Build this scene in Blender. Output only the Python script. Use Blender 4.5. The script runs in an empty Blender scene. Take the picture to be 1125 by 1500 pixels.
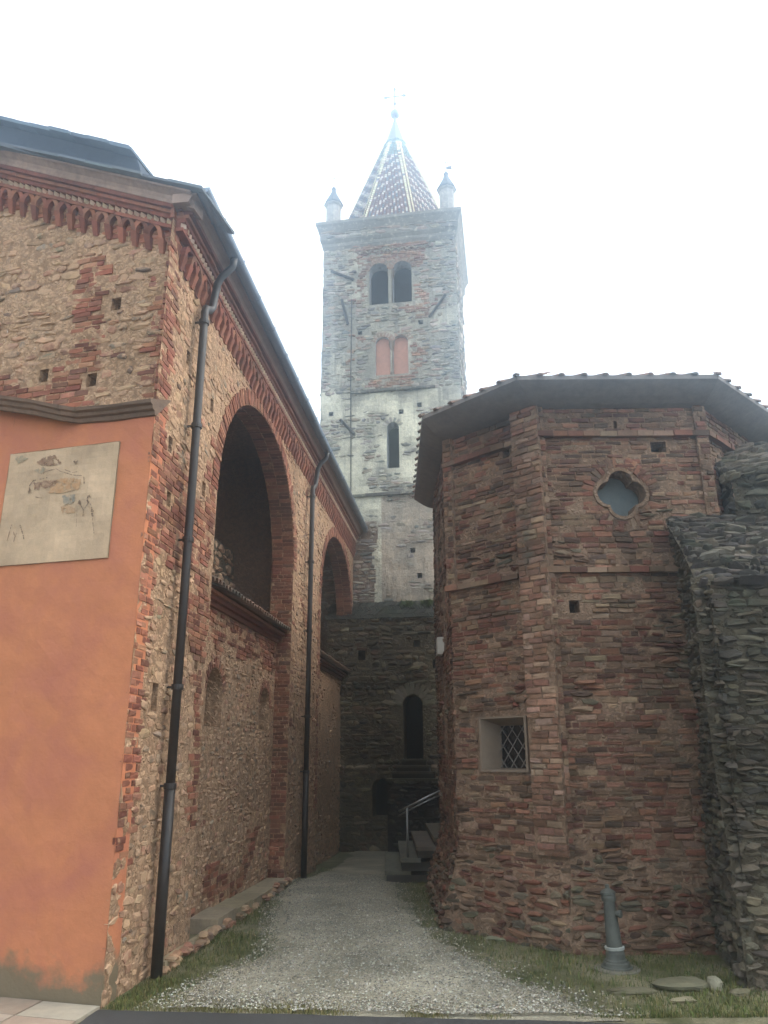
import bpy, math, random
from mathutils import Vector, Matrix, noise as mn
import numpy as np

R = math.radians
rnd = random.Random(7)
SC = bpy.context.scene
COL = SC.collection

# ------------------------------------------------------------------ camera, light, exposure
CAM_H = 2.2
cam_d = bpy.data.cameras.new('camera')
cam = bpy.data.objects.new('camera', cam_d)
COL.objects.link(cam)
cam_d.sensor_fit = 'VERTICAL'
cam_d.sensor_height = 36.0
cam_d.lens = 27.05
cam_d.clip_start = 0.05
cam_d.clip_end = 800
cam.matrix_world = (Matrix.Translation((0, 0, CAM_H)) @ Matrix.Rotation(R(90 + 17.48), 4, 'X')
                    @ Matrix.Rotation(R(-0.35), 4, 'Z'))
SC.camera = cam

SUN_AZ, SUN_EL = 80.0, 44.0
wd = bpy.data.worlds.new('World')
SC.world = wd
wd.use_nodes = True
nt = wd.node_tree
for n in list(nt.nodes):
    nt.nodes.remove(n)
sky = nt.nodes.new('ShaderNodeTexSky')
sky.sky_type = 'NISHITA'
sky.sun_disc = False
sky.sun_elevation = R(SUN_EL)
sky.sun_rotation = R(SUN_AZ)
sky.dust_density = 6
sky.air_density = 1.5
bg1 = nt.nodes.new('ShaderNodeBackground')
bg1.inputs[1].default_value = 0.05
bg2 = nt.nodes.new('ShaderNodeBackground')          # the bright even overcast
bg2.inputs[0].default_value = (1.0, 0.98, 0.95, 1)
bg2.inputs[1].default_value = 1.15
ad = nt.nodes.new('ShaderNodeAddShader')
wo = nt.nodes.new('ShaderNodeOutputWorld')
nt.links.new(sky.outputs[0], bg1.inputs[0])
nt.links.new(bg1.outputs[0], ad.inputs[0])
nt.links.new(bg2.outputs[0], ad.inputs[1])
nt.links.new(ad.outputs[0], wo.inputs[0])

sun_d = bpy.data.lights.new('sun', 'SUN')
sun_d.energy = 1.5
sun_d.angle = R(28)
sun_d.color = (1.0, 0.88, 0.74)
sun = bpy.data.objects.new('sun', sun_d)
COL.objects.link(sun)
sdir = Vector((math.sin(R(SUN_AZ)) * math.cos(R(SUN_EL)), math.cos(R(SUN_AZ)) * math.cos(R(SUN_EL)), math.sin(R(SUN_EL))))
sun.rotation_euler = sdir.to_track_quat('Z', 'Y').to_euler()
sun.location = sdir * 60

SC.view_settings.view_transform = 'Standard'
SC.view_settings.look = 'None'
SC.view_settings.exposure = 0.95
SC.view_settings.gamma = 1.0
SC.render.engine = 'CYCLES'
SC.cycles.use_denoising = True
SC.cycles.denoising_input_passes = 'RGB_ALBEDO_NORMAL'
SC.cycles.denoising_prefilter = 'ACCURATE'
SC.cycles.max_bounces = 8
SC.cycles.diffuse_bounces = 4
SC.cycles.volume_bounces = 1
SC.cycles.use_adaptive_sampling = True
HAZE_DENSITY = 0.0185


# ------------------------------------------------------------------ small helpers
def lin(c):
    c = c / 255.0
    return c / 12.92 if c <= 0.04045 else ((c + 0.055) / 1.055) ** 2.4


def rgb(r, g, b):
    return (lin(r), lin(g), lin(b))


def jit(c, a=0.15, hue=0.05):
    k = 1 + rnd.uniform(-a, a)
    return tuple(max(0.004, x * k * (1 + rnd.uniform(-hue, hue))) for x in c)


def nz(x, y, z=0.0):
    return mn.noise(Vector((x, y, z)))


def smooth(x):
    x = min(1, max(0, x))
    return x * x * (3 - 2 * x)


class MB:
    """collects faces with a colour and a material slot, then links ONE mesh"""
    def __init__(self):
        self.v, self.f, self.c, self.m = [], [], [], []

    def add(self, vs, fs, col=(0.5, 0.5, 0.5), mi=0):
        b = len(self.v)
        self.v.extend(vs)
        for f in fs:
            self.f.append([i + b for i in f])
            self.c.append(col)
            self.m.append(mi)

    def quad(self, a, b, c, d, col=(.5, .5, .5), mi=0):
        self.add([a, b, c, d], [(0, 1, 2, 3)], col, mi)

    def box(self, P, s0, s1, o0, o1, z0, z1, col=(.5, .5, .5), mi=0):
        vs = [P(s, o, z) for z in (z0, z1) for o in (o0, o1) for s in (s0, s1)]
        self.add(vs, [(0, 1, 3, 2), (4, 6, 7, 5), (0, 4, 5, 1), (2, 3, 7, 6), (0, 2, 6, 4), (1, 5, 7, 3)], col, mi)

    def tube(self, pts, r, n=10, col=(.5, .5, .5), mi=0, caps=True):
        pts = [Vector(p) for p in pts]
        rs = r if isinstance(r, (list, tuple)) else [r] * len(pts)
        rings = []
        prev = None
        for i, p in enumerate(pts):
            d = (pts[min(i + 1, len(pts) - 1)] - pts[max(i - 1, 0)]).normalized()
            if prev is None:
                a = d.orthogonal().normalized()
            else:
                a = (prev - d * prev.dot(d)).normalized()
            prev = a
            b = d.cross(a)
            rings.append([tuple(p + (a * math.cos(2 * math.pi * k / n) + b * math.sin(2 * math.pi * k / n)) * rs[i]) for k in range(n)])
        vs = [q for ring in rings for q in ring]
        fs = [(i * n + k, i * n + (k + 1) % n, (i + 1) * n + (k + 1) % n, (i + 1) * n + k) for i in range(len(pts) - 1) for k in range(n)]
        if caps:
            fs += [tuple(range(n - 1, -1, -1)), tuple((len(pts) - 1) * n + k for k in range(n))]
        self.add(vs, fs, col, mi)

    def lathe(self, c, prof, n=24, col=(.5, .5, .5), mi=0, axis=Vector((0, 0, 1))):
        c = Vector(c)
        self.tube_rings([c + axis * z for r, z in prof], [r for r, z in prof], axis, n, col, mi)

    def tube_rings(self, pts, rs, axis, n, col, mi):
        a = axis.orthogonal().normalized()
        b = axis.cross(a)
        vs = [tuple(Vector(p) + (a * math.cos(2 * math.pi * k / n) + b * math.sin(2 * math.pi * k / n)) * max(r, 1e-4)) for p, r in zip(pts, rs) for k in range(n)]
        fs = [(i * n + k, i * n + (k + 1) % n, (i + 1) * n + (k + 1) % n, (i + 1) * n + k) for i in range(len(pts) - 1) for k in range(n)]
        fs += [tuple(range(n - 1, -1, -1)), tuple((len(pts) - 1) * n + k for k in range(n))]
        self.add(vs, fs, col, mi)

    def build(self, name, mats, parent=None, smooth_it=False, fix=False):
        me = bpy.data.meshes.new(name)
        me.from_pydata(self.v, [], self.f)
        at = me.attributes.new('col', 'FLOAT_COLOR', 'FACE')
        arr = np.ones((len(self.f), 4), np.float32)
        if self.f:
            arr[:, :3] = np.array(self.c, np.float32)
        at.data.foreach_set('color', arr.ravel())
        if not isinstance(mats, (list, tuple)):
            mats = [mats]
        for m in mats:
            me.materials.append(m)
        me.polygons.foreach_set('material_index', np.array(self.m, np.int32))
        me.update()
        if fix:
            import bmesh
            bm = bmesh.new()
            bm.from_mesh(me)
            bmesh.ops.recalc_face_normals(bm, faces=bm.faces)
            bm.to_mesh(me)
            bm.free()
        if smooth_it:
            me.polygons.foreach_set('use_smooth', np.ones(len(me.polygons), bool))
        ob = bpy.data.objects.new(name, me)
        COL.objects.link(ob)
        if parent is not None:
            ob.parent = parent
            ob.matrix_parent_inverse = parent.matrix_world.inverted() if False else Matrix.Translation(-parent.location)
        return ob


def thing(name, label, cat, loc=(0, 0, 0), group=None):
    o = bpy.data.objects.new(name, None)
    COL.objects.link(o)
    o.location = loc
    o.empty_display_size = 0.2
    o['label'] = label
    o['category'] = cat
    if group:
        o['group'] = group
    return o


def tag(o, label=None, cat=None, group=None, kind=None):
    for k, v in (('label', label), ('category', cat), ('group', group), ('kind', kind)):
        if v:
            o[k] = v
    return o


def plane_map(origin, d, n, zshear=0.0):
    """(s along the wall, o outwards, z up) -> world"""
    ox, oy = origin
    dx, dy = d
    nx, ny = n

    def P(s, o, z):
        return (ox + dx * s + nx * o, oy + dy * s + ny * o, z + zshear * s)
    P.shear = zshear
    return P


# ------------------------------------------------------------------ materials
def mat_new(name):
    m = bpy.data.materials.new(name)
    m.use_nodes = True
    t = m.node_tree
    b = t.nodes['Principled BSDF']
    return m, t, b


def N(t, kind, **kw):
    n = t.nodes.new(kind)
    for k, v in kw.items():
        if k.startswith('i_'):
            n.inputs[k[2:].replace('_', ' ')].default_value = v
        else:
            setattr(n, k, v)
    return n


def ramp(t, fac, p0, p1, c0=(0, 0, 0, 1), c1=(1, 1, 1, 1)):
    r = t.nodes.new('ShaderNodeValToRGB')
    r.color_ramp.elements[0].position = p0
    r.color_ramp.elements[1].position = p1
    r.color_ramp.elements[0].color = c0
    r.color_ramp.elements[1].color = c1
    t.links.new(fac, r.inputs[0])
    return r.outputs[0]


def mix(t, fac, a, b, mode='MIX'):
    m = t.nodes.new('ShaderNodeMix')
    m.data_type = 'RGBA'
    m.blend_type = mode
    for sock, v in ((m.inputs[0], fac), (m.inputs[6], a), (m.inputs[7], b)):
        if hasattr(v, 'links') or hasattr(v, 'is_linked'):
            t.links.new(v, sock)
        else:
            sock.default_value = v if not isinstance(v, tuple) or len(v) == 4 else (*v, 1)
    return m.outputs[2]


def wallmat(name, base=None, smear=None, smear_amt=0.0, streak=None, streak_amt=0.0, var=0.35, bump=0.5, bscale=45.0, rough=0.92,
            blotch=None, blotch_lo=0.55, blotch_hi=0.75, pits=0.0, bdist=0.012, mott=9.0, pitdark=.7):
    """base None: the face attribute 'col'; noise mottling, smears of mortar, vertical streaks, blotches, pits; bump"""
    m, t, b = mat_new(name)
    L = t.links.new
    geo = N(t, 'ShaderNodeNewGeometry')
    pos = geo.outputs['Position']
    if base is None:
        at = N(t, 'ShaderNodeAttribute', attribute_name='col')
        c = at.outputs['Color']
    else:
        r_ = N(t, 'ShaderNodeRGB')
        r_.outputs[0].default_value = (*base, 1)
        c = r_.outputs[0]
    n1 = N(t, 'ShaderNodeTexNoise', i_Scale=mott, i_Detail=8.0, i_Roughness=0.7)
    L(pos, n1.inputs['Vector'])
    n2 = N(t, 'ShaderNodeTexNoise', i_Scale=0.9, i_Detail=5.0, i_Roughness=0.6)
    L(pos, n2.inputs['Vector'])
    f1 = ramp(t, n1.outputs['Fac'], 0.25, 0.75, (1 - var,) * 3 + (1,), (1 + var,) * 3 + (1,))
    c = mix(t, 1.0, c, f1, 'MULTIPLY')
    f2 = ramp(t, n2.outputs['Fac'], 0.3, 0.7, (1 - var * .7, 1 - var * .7, 1 - var * .75, 1), (1 + var * .6, 1 + var * .55, 1 + var * .5, 1))
    c = mix(t, 1.0, c, f2, 'MULTIPLY')
    if blotch is not None:
        n3 = N(t, 'ShaderNodeTexNoise', i_Scale=1.7, i_Detail=9.0, i_Roughness=0.65, i_Distortion=0.4)
        mp0 = N(t, 'ShaderNodeMapping')
        mp0.inputs['Location'].default_value = (13.1, 4.7, 2.2)
        L(pos, mp0.inputs['Vector'])
        L(mp0.outputs[0], n3.inputs['Vector'])
        fb = ramp(t, n3.outputs['Fac'], blotch_lo, blotch_hi)
        c = mix(t, fb, c, (*blotch, 1))
    if smear is not None:
        n4 = N(t, 'ShaderNodeTexNoise', i_Scale=7.0, i_Detail=9.0, i_Roughness=0.72)
        L(pos, n4.inputs['Vector'])
        fs = ramp(t, n4.outputs['Fac'], 0.62 - smear_amt * .25, 0.72 - smear_amt * .2)
        c = mix(t, fs, c, (*smear, 1))
    if streak is not None:
        mp = N(t, 'ShaderNodeMapping')
        mp.inputs['Scale'].default_value = (2.6, 2.6, 0.16)
        L(pos, mp.inputs['Vector'])
        n5 = N(t, 'ShaderNodeTexNoise', i_Scale=1.0, i_Detail=7.0, i_Roughness=0.65)
        L(mp.outputs[0], n5.inputs['Vector'])
        fk = ramp(t, n5.outputs['Fac'], 0.66 - streak_amt * .3, 0.86 - streak_amt * .25)
        c = mix(t, fk, c, (*streak, 1))
    nb = N(t, 'ShaderNodeTexNoise', i_Scale=bscale, i_Detail=10.0, i_Roughness=0.68)
    L(pos, nb.inputs['Vector'])
    h = nb.outputs['Fac']
    if pits > 0:
        vo = N(t, 'ShaderNodeTexVoronoi', i_Scale=15.0)
        wv = N(t, 'ShaderNodeTexNoise', i_Scale=9.0, i_Detail=4.0)
        L(pos, wv.inputs['Vector'])
        vm = N(t, 'ShaderNodeVectorMath', operation='MULTIPLY_ADD')
        L(wv.outputs['Color'], vm.inputs[0])
        vm.inputs[1].default_value = (.14, .14, .14)
        L(pos, vm.inputs[2])
        L(vm.outputs[0], vo.inputs['Vector'])
        pr = ramp(t, vo.outputs['Distance'], 0.12, 0.42)
        dk = ramp(t, vo.outputs['Distance'], 0.42, 0.70, (1, 1, 1, 1), (pitdark, pitdark * .95, pitdark * .9, 1))
        c = mix(t, 1.0, c, dk, 'MULTIPLY')
        ma = N(t, 'ShaderNodeMath', operation='MULTIPLY_ADD')
        L(pr, ma.inputs[0])
        ma.inputs[1].default_value = -pits
        L(h, ma.inputs[2])
        h = ma.outputs[0]
    bp = N(t, 'ShaderNodeBump')
    bp.inputs['Strength'].default_value = bump
    bp.inputs['Distance'].default_value = bdist
    L(h, bp.inputs['Height'])
    L(bp.outputs[0], b.inputs['Normal'])
    L(c, b.inputs['Base Color'])
    b.inputs['Roughness'].default_value = rough
    b.inputs['Specular IOR Level'].default_value = 0.25
    return m


def plain(name, base, rough=0.6, metal=0.0, var=0.15, bump=0.15, scale=20.0, spec=0.4):
    m = wallmat(name, base, var=var, bump=bump, bscale=scale, rough=rough)
    b = m.node_tree.nodes['Principled BSDF']
    b.inputs['Metallic'].default_value = metal
    b.inputs['Specular IOR Level'].default_value = spec
    return m


BEIGE = rgb(184, 150, 120)
M = {}
M['stone'] = wallmat('church stones', smear=BEIGE, smear_amt=0.7, var=0.35)
M['mortar'] = wallmat('church mortar', BEIGE, var=0.3, bump=0.9, bscale=22, pits=0.8, bdist=0.03, blotch=rgb(172, 138, 104), blotch_lo=.5, blotch_hi=.75, pitdark=.6)
M['brick'] = wallmat('church brick', smear=rgb(196, 160, 126), smear_amt=0.15, var=0.35)
M['apse_stone'] = wallmat('apse brick', smear=rgb(142, 120, 102), smear_amt=0.1, var=0.45, bump=.8, blotch=rgb(82, 78, 66), blotch_lo=.58, blotch_hi=.72)
M['apse_mortar'] = wallmat('apse mortar', rgb(136, 112, 92), var=0.4, bump=0.9, bscale=25, pits=0.6, bdist=0.03)
M['tower_stone'] = wallmat('tower stones', smear=rgb(196, 188, 168), smear_amt=0.3, var=0.35, streak=rgb(70, 68, 66), streak_amt=.0)
M['tower_mortar'] = wallmat('tower mortar', None, var=0.3, bump=0.9, bscale=14, pits=0.0, bdist=0.05, streak=rgb(78, 74, 69), streak_amt=.42)
M['dark_stone'] = wallmat('weathered dark stone', smear=rgb(104, 98, 80), smear_amt=0.1, var=0.5, bump=.8, blotch=rgb(62, 66, 50), blotch_lo=.55, blotch_hi=.7)
M['dark_mortar'] = wallmat('dark mortar', rgb(88, 80, 65), var=0.45, bump=1.0, bscale=20, pits=0.8, bdist=0.04)
M['base_mortar'] = wallmat('base mortar', rgb(112, 100, 80), var=0.45, bump=1.0, bscale=20, pits=0.8, bdist=0.04)
M['orange'] = wallmat('orange render', rgb(188, 119, 83), var=0.12, bump=0.55, bscale=18, blotch=rgb(176, 108, 84), blotch_lo=.42, blotch_hi=.66, rough=.9, mott=5.0)
M['attr'] = wallmat('painted plaster', None, var=0.16, bump=0.35, bscale=40)
M['trim'] = wallmat('old terracotta trim', None, var=0.35, bump=0.5, bscale=40)
M['slate'] = wallmat('roof slate', rgb(84, 92, 100), var=0.3, bump=0.5, bscale=12, rough=.7)
M['tile'] = wallmat('terracotta roof tile', rgb(128, 100, 84), var=0.45, bump=0.5, bscale=25, blotch=rgb(92, 88, 78), blotch_lo=.45, blotch_hi=.6)
M['soffit'] = wallmat('apse soffit', rgb(122, 114, 108), var=0.25, bump=0.4, bscale=18)
M['zinc'] = plain('zinc gutter', rgb(120, 130, 142), rough=.42, metal=.6, var=.15)
M['pipe'] = plain('black painted pipe', rgb(40, 38, 37), rough=.5, var=.3)
M['iron'] = plain('rusty iron', rgb(60, 54, 50), rough=.6, var=.3)
M['grille'] = plain('grey painted grille', rgb(112, 108, 102), rough=.6, var=.3)
M['steel'] = plain('galvanised steel', rgb(150, 150, 148), rough=.35, metal=.8)
M['niche'] = wallmat('shade-darkened brown niche plaster', rgb(88, 64, 50), var=.25, bump=.4, bscale=20)  # niche backs: brown plaster, deepened so the colour carries the recess shade
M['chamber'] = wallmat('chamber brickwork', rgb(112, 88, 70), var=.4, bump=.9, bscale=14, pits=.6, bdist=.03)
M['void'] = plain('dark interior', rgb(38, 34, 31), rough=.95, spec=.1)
M['paleplaster'] = wallmat('pale window plaster', rgb(126, 110, 94), var=0.14, bump=0.3, bscale=30)
M['infill'] = wallmat('grey stone infill', rgb(104, 112, 112), var=0.25, bump=0.5, bscale=14)
M['pink'] = wallmat('pink plaster', rgb(190, 142, 122), var=0.18, bump=0.4, bscale=16)
M['step'] = wallmat('worn stone step', rgb(116, 110, 96), var=0.3, bump=0.5, bscale=25)
M['rock'] = wallmat('field stone', None, var=0.35, bump=0.7, bscale=20)
M['hydrant'] = plain('grey cast iron', rgb(86, 87, 80), rough=.7, var=.5, metal=.1)
M['hydband'] = plain('pale worn paint', rgb(150, 152, 144), rough=.7, var=.35)

def damp(m, col, h):
    t = m.node_tree
    b = t.nodes['Principled BSDF']
    src = b.inputs['Base Color'].links[0].from_socket
    g = N(t, 'ShaderNodeNewGeometry')
    sx = N(t, 'ShaderNodeSeparateXYZ')
    t.links.new(g.outputs['Position'], sx.inputs[0])
    n = N(t, 'ShaderNodeTexNoise', i_Scale=2.6, i_Detail=8.0, i_Roughness=.62)
    t.links.new(g.outputs['Position'], n.inputs['Vector'])
    ma = N(t, 'ShaderNodeMath', operation='MULTIPLY_ADD')
    t.links.new(n.outputs['Fac'], ma.inputs[0])
    ma.inputs[1].default_value = .85
    t.links.new(sx.outputs[2], ma.inputs[2])
    f = ramp(t, ma.outputs[0], h, h + .16, (1, 1, 1, 1), (0, 0, 0, 1))
    t.links.new(mix(t, f, src, (*col, 1)), b.inputs['Base Color'])


damp(M['orange'], rgb(116, 102, 80), .62)
BRK = [rgb(136, 84, 66), rgb(124, 74, 58), rgb(146, 96, 74), rgb(112, 68, 54), rgb(140, 90, 68), rgb(156, 108, 84), rgb(120, 82, 66)]
RUB = [rgb(172, 140, 110), rgb(156, 126, 100), rgb(184, 152, 120), rgb(144, 114, 92), rgb(166, 134, 106), rgb(134, 120, 102), rgb(156, 114, 92), rgb(118, 98, 82), rgb(176, 142, 112), rgb(146, 106, 86)]
APB = [rgb(118, 80, 64), rgb(106, 68, 54), rgb(130, 96, 76), rgb(94, 64, 52), rgb(114, 90, 72), rgb(86, 68, 56), rgb(130, 108, 88), rgb(102, 80, 64)]
DRK = [rgb(72, 68, 58), rgb(86, 80, 68), rgb(60, 56, 50), rgb(98, 90, 74), rgb(68, 64, 56), rgb(82, 72, 60), rgb(116, 108, 88)]
TWR = [rgb(158, 150, 138), rgb(136, 130, 122), rgb(174, 166, 152), rgb(150, 132, 118), rgb(162, 146, 130), rgb(126, 122, 118)]


# ------------------------------------------------------------------ walls: a conforming displaced backing with real openings
class Hole:
    """opening s0..s1; bot(s), top(s); depth of the reveal; back: colour/material of the back face or None"""
    def __init__(s, s0, s1, bot, top, depth, back=True, n=1, backmi=None, rev=True):
        s.s0, s.s1, s.depth, s.back, s.n, s.backmi, s.rev = s0, s1, depth, back, n, backmi, rev
        s.bot = bot if callable(bot) else (lambda x, b=bot: b)
        s.top = top if callable(top) else (lambda x, b=top: b)
        s.nodes = [s0 + (s1 - s0) * (0.5 - 0.5 * math.cos(math.pi * i / n)) if n > 1 else s0 + (s1 - s0) * i for i in range(n + 1)]

    def inside(s, x, z, m=0.0):
        if x < s.s0 - m or x > s.s1 + m:
            return False
        xx = min(max(x, s.s0), s.s1)
        return s.bot(xx) - m < z < s.top(xx) + m


def arch_top(c, hw, spring, rise, ex=2.0):
    return lambda s: spring + rise * max(0.0, 1 - abs((s - c) / hw) ** ex) ** (1 / ex)


def wall_panel(mb, P, s0, s1, zlo, zhi, holes=(), ds=.14, dz=.14, amp=.012, off=None, mi=0, col=(.5, .5, .5), colf=None, seed=0.0,
               rmi=None, rcol=None):
    lo = zlo if callable(zlo) else (lambda s: zlo)
    hi = zhi if callable(zhi) else (lambda s: zhi)
    br = list(np.linspace(s0, s1, max(2, int(round((s1 - s0) / ds)) + 1)))
    for h in holes:
        br = [b for b in br if not (h.s0 - .02 < b < h.s1 + .02)] if h.n >= 4 else [b for b in br if min(abs(b - h.s0), abs(b - h.s1)) > .02]
        br += h.nodes
    br = sorted(b for b in set(round(b, 5) for b in br) if s0 - 1e-6 <= b <= s1 + 1e-6)

    def D(s, z):
        k = 1.0
        for h in holes:
            dx = max(h.s0 - s, 0, s - h.s1)
            zc = min(max(s, h.s0), h.s1)
            dzz = max(h.bot(zc) - z, 0, z - h.top(zc))
            k = min(k, math.hypot(dx, dzz) / .25)
        o = amp * (nz(s * 3.1 + seed, z * 3.1) + .7 * nz(s * 9 + seed, z * 9, 3.3)) * k
        return o + (off(s, z) if off else 0)
    for a, b in zip(br[:-1], br[1:]):
        m = (a + b) / 2
        hs = sorted([h for h in holes if h.s0 <= m <= h.s1], key=lambda h: h.bot(m))
        cuts = [lo]
        for h in hs:
            cuts += [h.bot, h.top]
        cuts.append(hi)
        for k in range(0, len(cuts), 2):
            l_, h_ = cuts[k], cuts[k + 1]
            if h_(m) - l_(m) < 1e-4:
                continue
            flat = abs(l_(a) - l_(b)) < 1e-6 and abs(h_(a) - h_(b)) < 1e-6
            if flat:
                k0, k1 = math.ceil((l_(m) + .25 * dz) / dz), math.floor((h_(m) - .25 * dz) / dz)
                zs = [l_(m)] + [q * dz for q in range(k0, k1 + 1)] + [h_(m)]
                rws = [(q, q) for q in zs]
            else:
                n = max(1, int(round((h_(m) - l_(m)) / dz)))
                rws = [tuple(l_(s) + (h_(s) - l_(s)) * i / n for s in (a, b)) for i in range(n + 1)]
            n = len(rws) - 1
            vs = []
            for za_, zb_ in rws:
                vs.append(P(a, D(a, za_), za_))
                vs.append(P(b, D(b, zb_), zb_))
            if colf is None:
                mb.add(vs, [(2 * i, 2 * i + 1, 2 * i + 3, 2 * i + 2) for i in range(n)], col, mi)
            else:
                for i in range(n):
                    zz = (rws[i][0] + rws[i][1] + rws[i + 1][0] + rws[i + 1][1]) / 4
                    mb.add([vs[2 * i], vs[2 * i + 1], vs[2 * i + 3], vs[2 * i + 2]], [(0, 1, 2, 3)], colf(m, zz), mi)
    for h in holes:
        rm = rmi if rmi is not None else mi
        rc = rcol or col
        nd = h.nodes
        if not h.rev:
            continue
        o0 = (off(h.s0, h.bot(h.s0)) if off else 0)
        for a, b in zip(nd[:-1], nd[1:]):
            mb.quad(P(a, o0, h.top(a)), P(b, o0, h.top(b)), P(b, -h.depth, h.top(b)), P(a, -h.depth, h.top(a)), rc, rm)
            mb.quad(P(b, o0, h.bot(b)), P(a, o0, h.bot(a)), P(a, -h.depth, h.bot(a)), P(b, -h.depth, h.bot(b)), rc, rm)
            if h.back:
                mb.quad(P(a, -h.depth, h.bot(a)), P(b, -h.depth, h.bot(b)), P(b, -h.depth, h.top(b)), P(a, -h.depth, h.top(a)), rc,
                        h.backmi if h.backmi is not None else rm)
        for s in (h.s0, h.s1):
            if h.top(s) - h.bot(s) > 1e-3:
                n = max(1, int((h.top(s) - h.bot(s)) / .3))
                for i in range(n):
                    za = h.bot(s) + (h.top(s) - h.bot(s)) * i / n
                    zb = h.bot(s) + (h.top(s) - h.bot(s)) * (i + 1) / n
                    mb.quad(P(s, o0, za), P(s, o0, zb), P(s, -h.depth, zb), P(s, -h.depth, za), rc, rm)


def stone(mb, P, s, z, w, h, hgt, col, mi=0, ex=4.0, n=8, jitter=.12, tilt=.3, rot=0.0, base=-.035, top=.78, o0=0.0):
    """one brick (ex >= 5: squared) or one rough stone, standing a little proud of its mortar bed"""
    brick = ex >= 5
    ring = []
    if brick:
        j = .10 + jitter * .8
        for x, y in ((-1, -1), (-.05, -1), (1, -1), (1, .05), (1, 1), (.08, 1), (-1, 1), (-1, -.05)):
            ring.append((x * w / 2 + rnd.uniform(-j, j) * h * .35, y * h / 2 * (1 + rnd.uniform(-j, j) * .45)))
        n = 8
        ins = min(.009, h * .14) * rnd.uniform(.7, 1.8)
    else:
        n = rnd.choice((6, 7, 8, 9))
        ph = rnd.uniform(0, 6)
        for k in range(n):
            a = 2 * math.pi * (k + rnd.uniform(-.22, .22)) / n + ph
            ca, sa = math.cos(a), math.sin(a)
            r = (abs(ca) ** ex + abs(sa) ** ex) ** (-1 / ex) * (1 + rnd.uniform(-1, .7) * (jitter + .06))
            ring.append((ca * r * w / 2, sa * r * h / 2))
        ins = min(w, h) * rnd.uniform(.1, .24)
    cr, sr = math.cos(rot), math.sin(rot)
    tx, tz = rnd.uniform(-tilt, tilt) * hgt / max(w, .05) * 2, rnd.uniform(-tilt, tilt) * hgt / max(h, .05) * (1 if brick else 1.0)
    vs = []
    for lay, oo in ((0, base), (1, hgt * (.75 if brick else .35)), (2, hgt)):
        for x, y in ring:
            if lay == 2:
                l = math.hypot(x, y) or 1
                kx = max(0.2, 1 - ins / max(abs(x), 1e-3) * (.9 if abs(x) > w * .25 else 0))
                ky = max(0.2, 1 - ins / max(abs(y), 1e-3) * (.9 if abs(y) > h * .25 else 0))
                x, y = x * kx, y * ky
            x2, y2 = x * cr - y * sr, x * sr + y * cr
            o = oo + ((x2 * tx + y2 * tz) if lay else 0) + (rnd.uniform(-.3, .2) * hgt if lay == 2 else 0)
            vs.append(P(s + x2, o0 + o, z + y2))
    fs = []
    for r_ in range(2):
        for k in range(n):
            k2 = (k + 1) % n
            fs.append((r_ * n + k, r_ * n + k2, (r_ + 1) * n + k2, (r_ + 1) * n + k))
    vs.append(P(s + rnd.uniform(-.2, .2) * w, o0 + hgt * (1 + rnd.uniform(-.25, .25 if brick else .7)), z + rnd.uniform(-.2, .2) * h))
    fs += [(2 * n + k, 2 * n + (k + 1) % n, 3 * n) for k in range(n)]
    mb.add(vs, fs, col, mi)


def courses(mb, P, s0, s1, z0, z1, test, pal, bw=.22, bh=.075, gap=.014, hgt=.012, mi=0, rough=.3, off=None, rubble=False, skip=.02,
            seed=0.0, rowvar=.12, dull=1.0):
    """lay courses of bricks (or rubble) inside the area where test(s, z, w, h) is true"""
    z = z0
    row = 0
    while z < z1:
        h = bh * rnd.uniform(1 - rowvar, 1 + rowvar) if not rubble else bh * rnd.uniform(.6, 1.45)
        s = s0 - rnd.uniform(0, bw)
        while s < s1:
            if rubble:
                w = max(bh * .8, bw * rnd.uniform(.45, 1.6))
            else:
                w = bw * rnd.choice((1, 1, 1, .5, .9, 1.1)) * rnd.uniform(.88, 1.1)
            cx, cz = s + w / 2, z + h / 2 + .02 * nz(s * .7 + seed, row * .37, 5.1) + (rnd.uniform(-.02, .02) if rubble else 0)
            s += w
            if cx - w / 2 < s0 or cx + w / 2 > s1:
                if cx < s0 or cx > s1 or w < .08:
                    continue
                a, b = max(cx - w / 2, s0), min(cx + w / 2, s1)
                cx, w_ = (a + b) / 2, b - a
                if w_ < .05:
                    continue
            else:
                w_ = w
            if rnd.random() < skip or not test(cx, cz, w_, h):
                continue
            oo = off(cx, cz) if off else 0.0
            c = jit(rnd.choice(pal), .26, .06)
            if dull != 1.0:
                c = tuple(x * dull for x in c)
            if rubble:
                stone(mb, P, cx, cz, w_ - gap * rnd.uniform(.3, 1.5), h - gap * rnd.uniform(.2, 1.1), hgt * rnd.uniform(.3, 2.0), c, mi,
                      ex=rnd.uniform(2.6, 4.8), n=9, jitter=.2 + rough * .3, rot=rnd.uniform(-.16, .16), o0=oo)
            else:
                stone(mb, P, cx, cz, w_ - gap * rnd.uniform(.7, 1.5), h - gap * rnd.uniform(.7, 1.3), hgt * rnd.uniform(.4, 1.7), c, mi,
                      ex=rnd.uniform(5, 9), n=8, jitter=rough * .25, rot=rnd.uniform(-.02, .02) * (1 + rough * 3), o0=oo, top=.86)
        z += h
        row += 1


def free_of(holes, m=.0):
    def t(s, z, w, h):
        for ho in holes:
            for x, y in ((s, z), (s - w / 2, z - h / 2), (s + w / 2, z - h / 2), (s - w / 2, z + h / 2), (s + w / 2, z + h / 2), (s - w / 2, z), (s + w / 2, z)):
                if ho.inside(x, y, m):
                    return False
        return True
    return t


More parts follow.
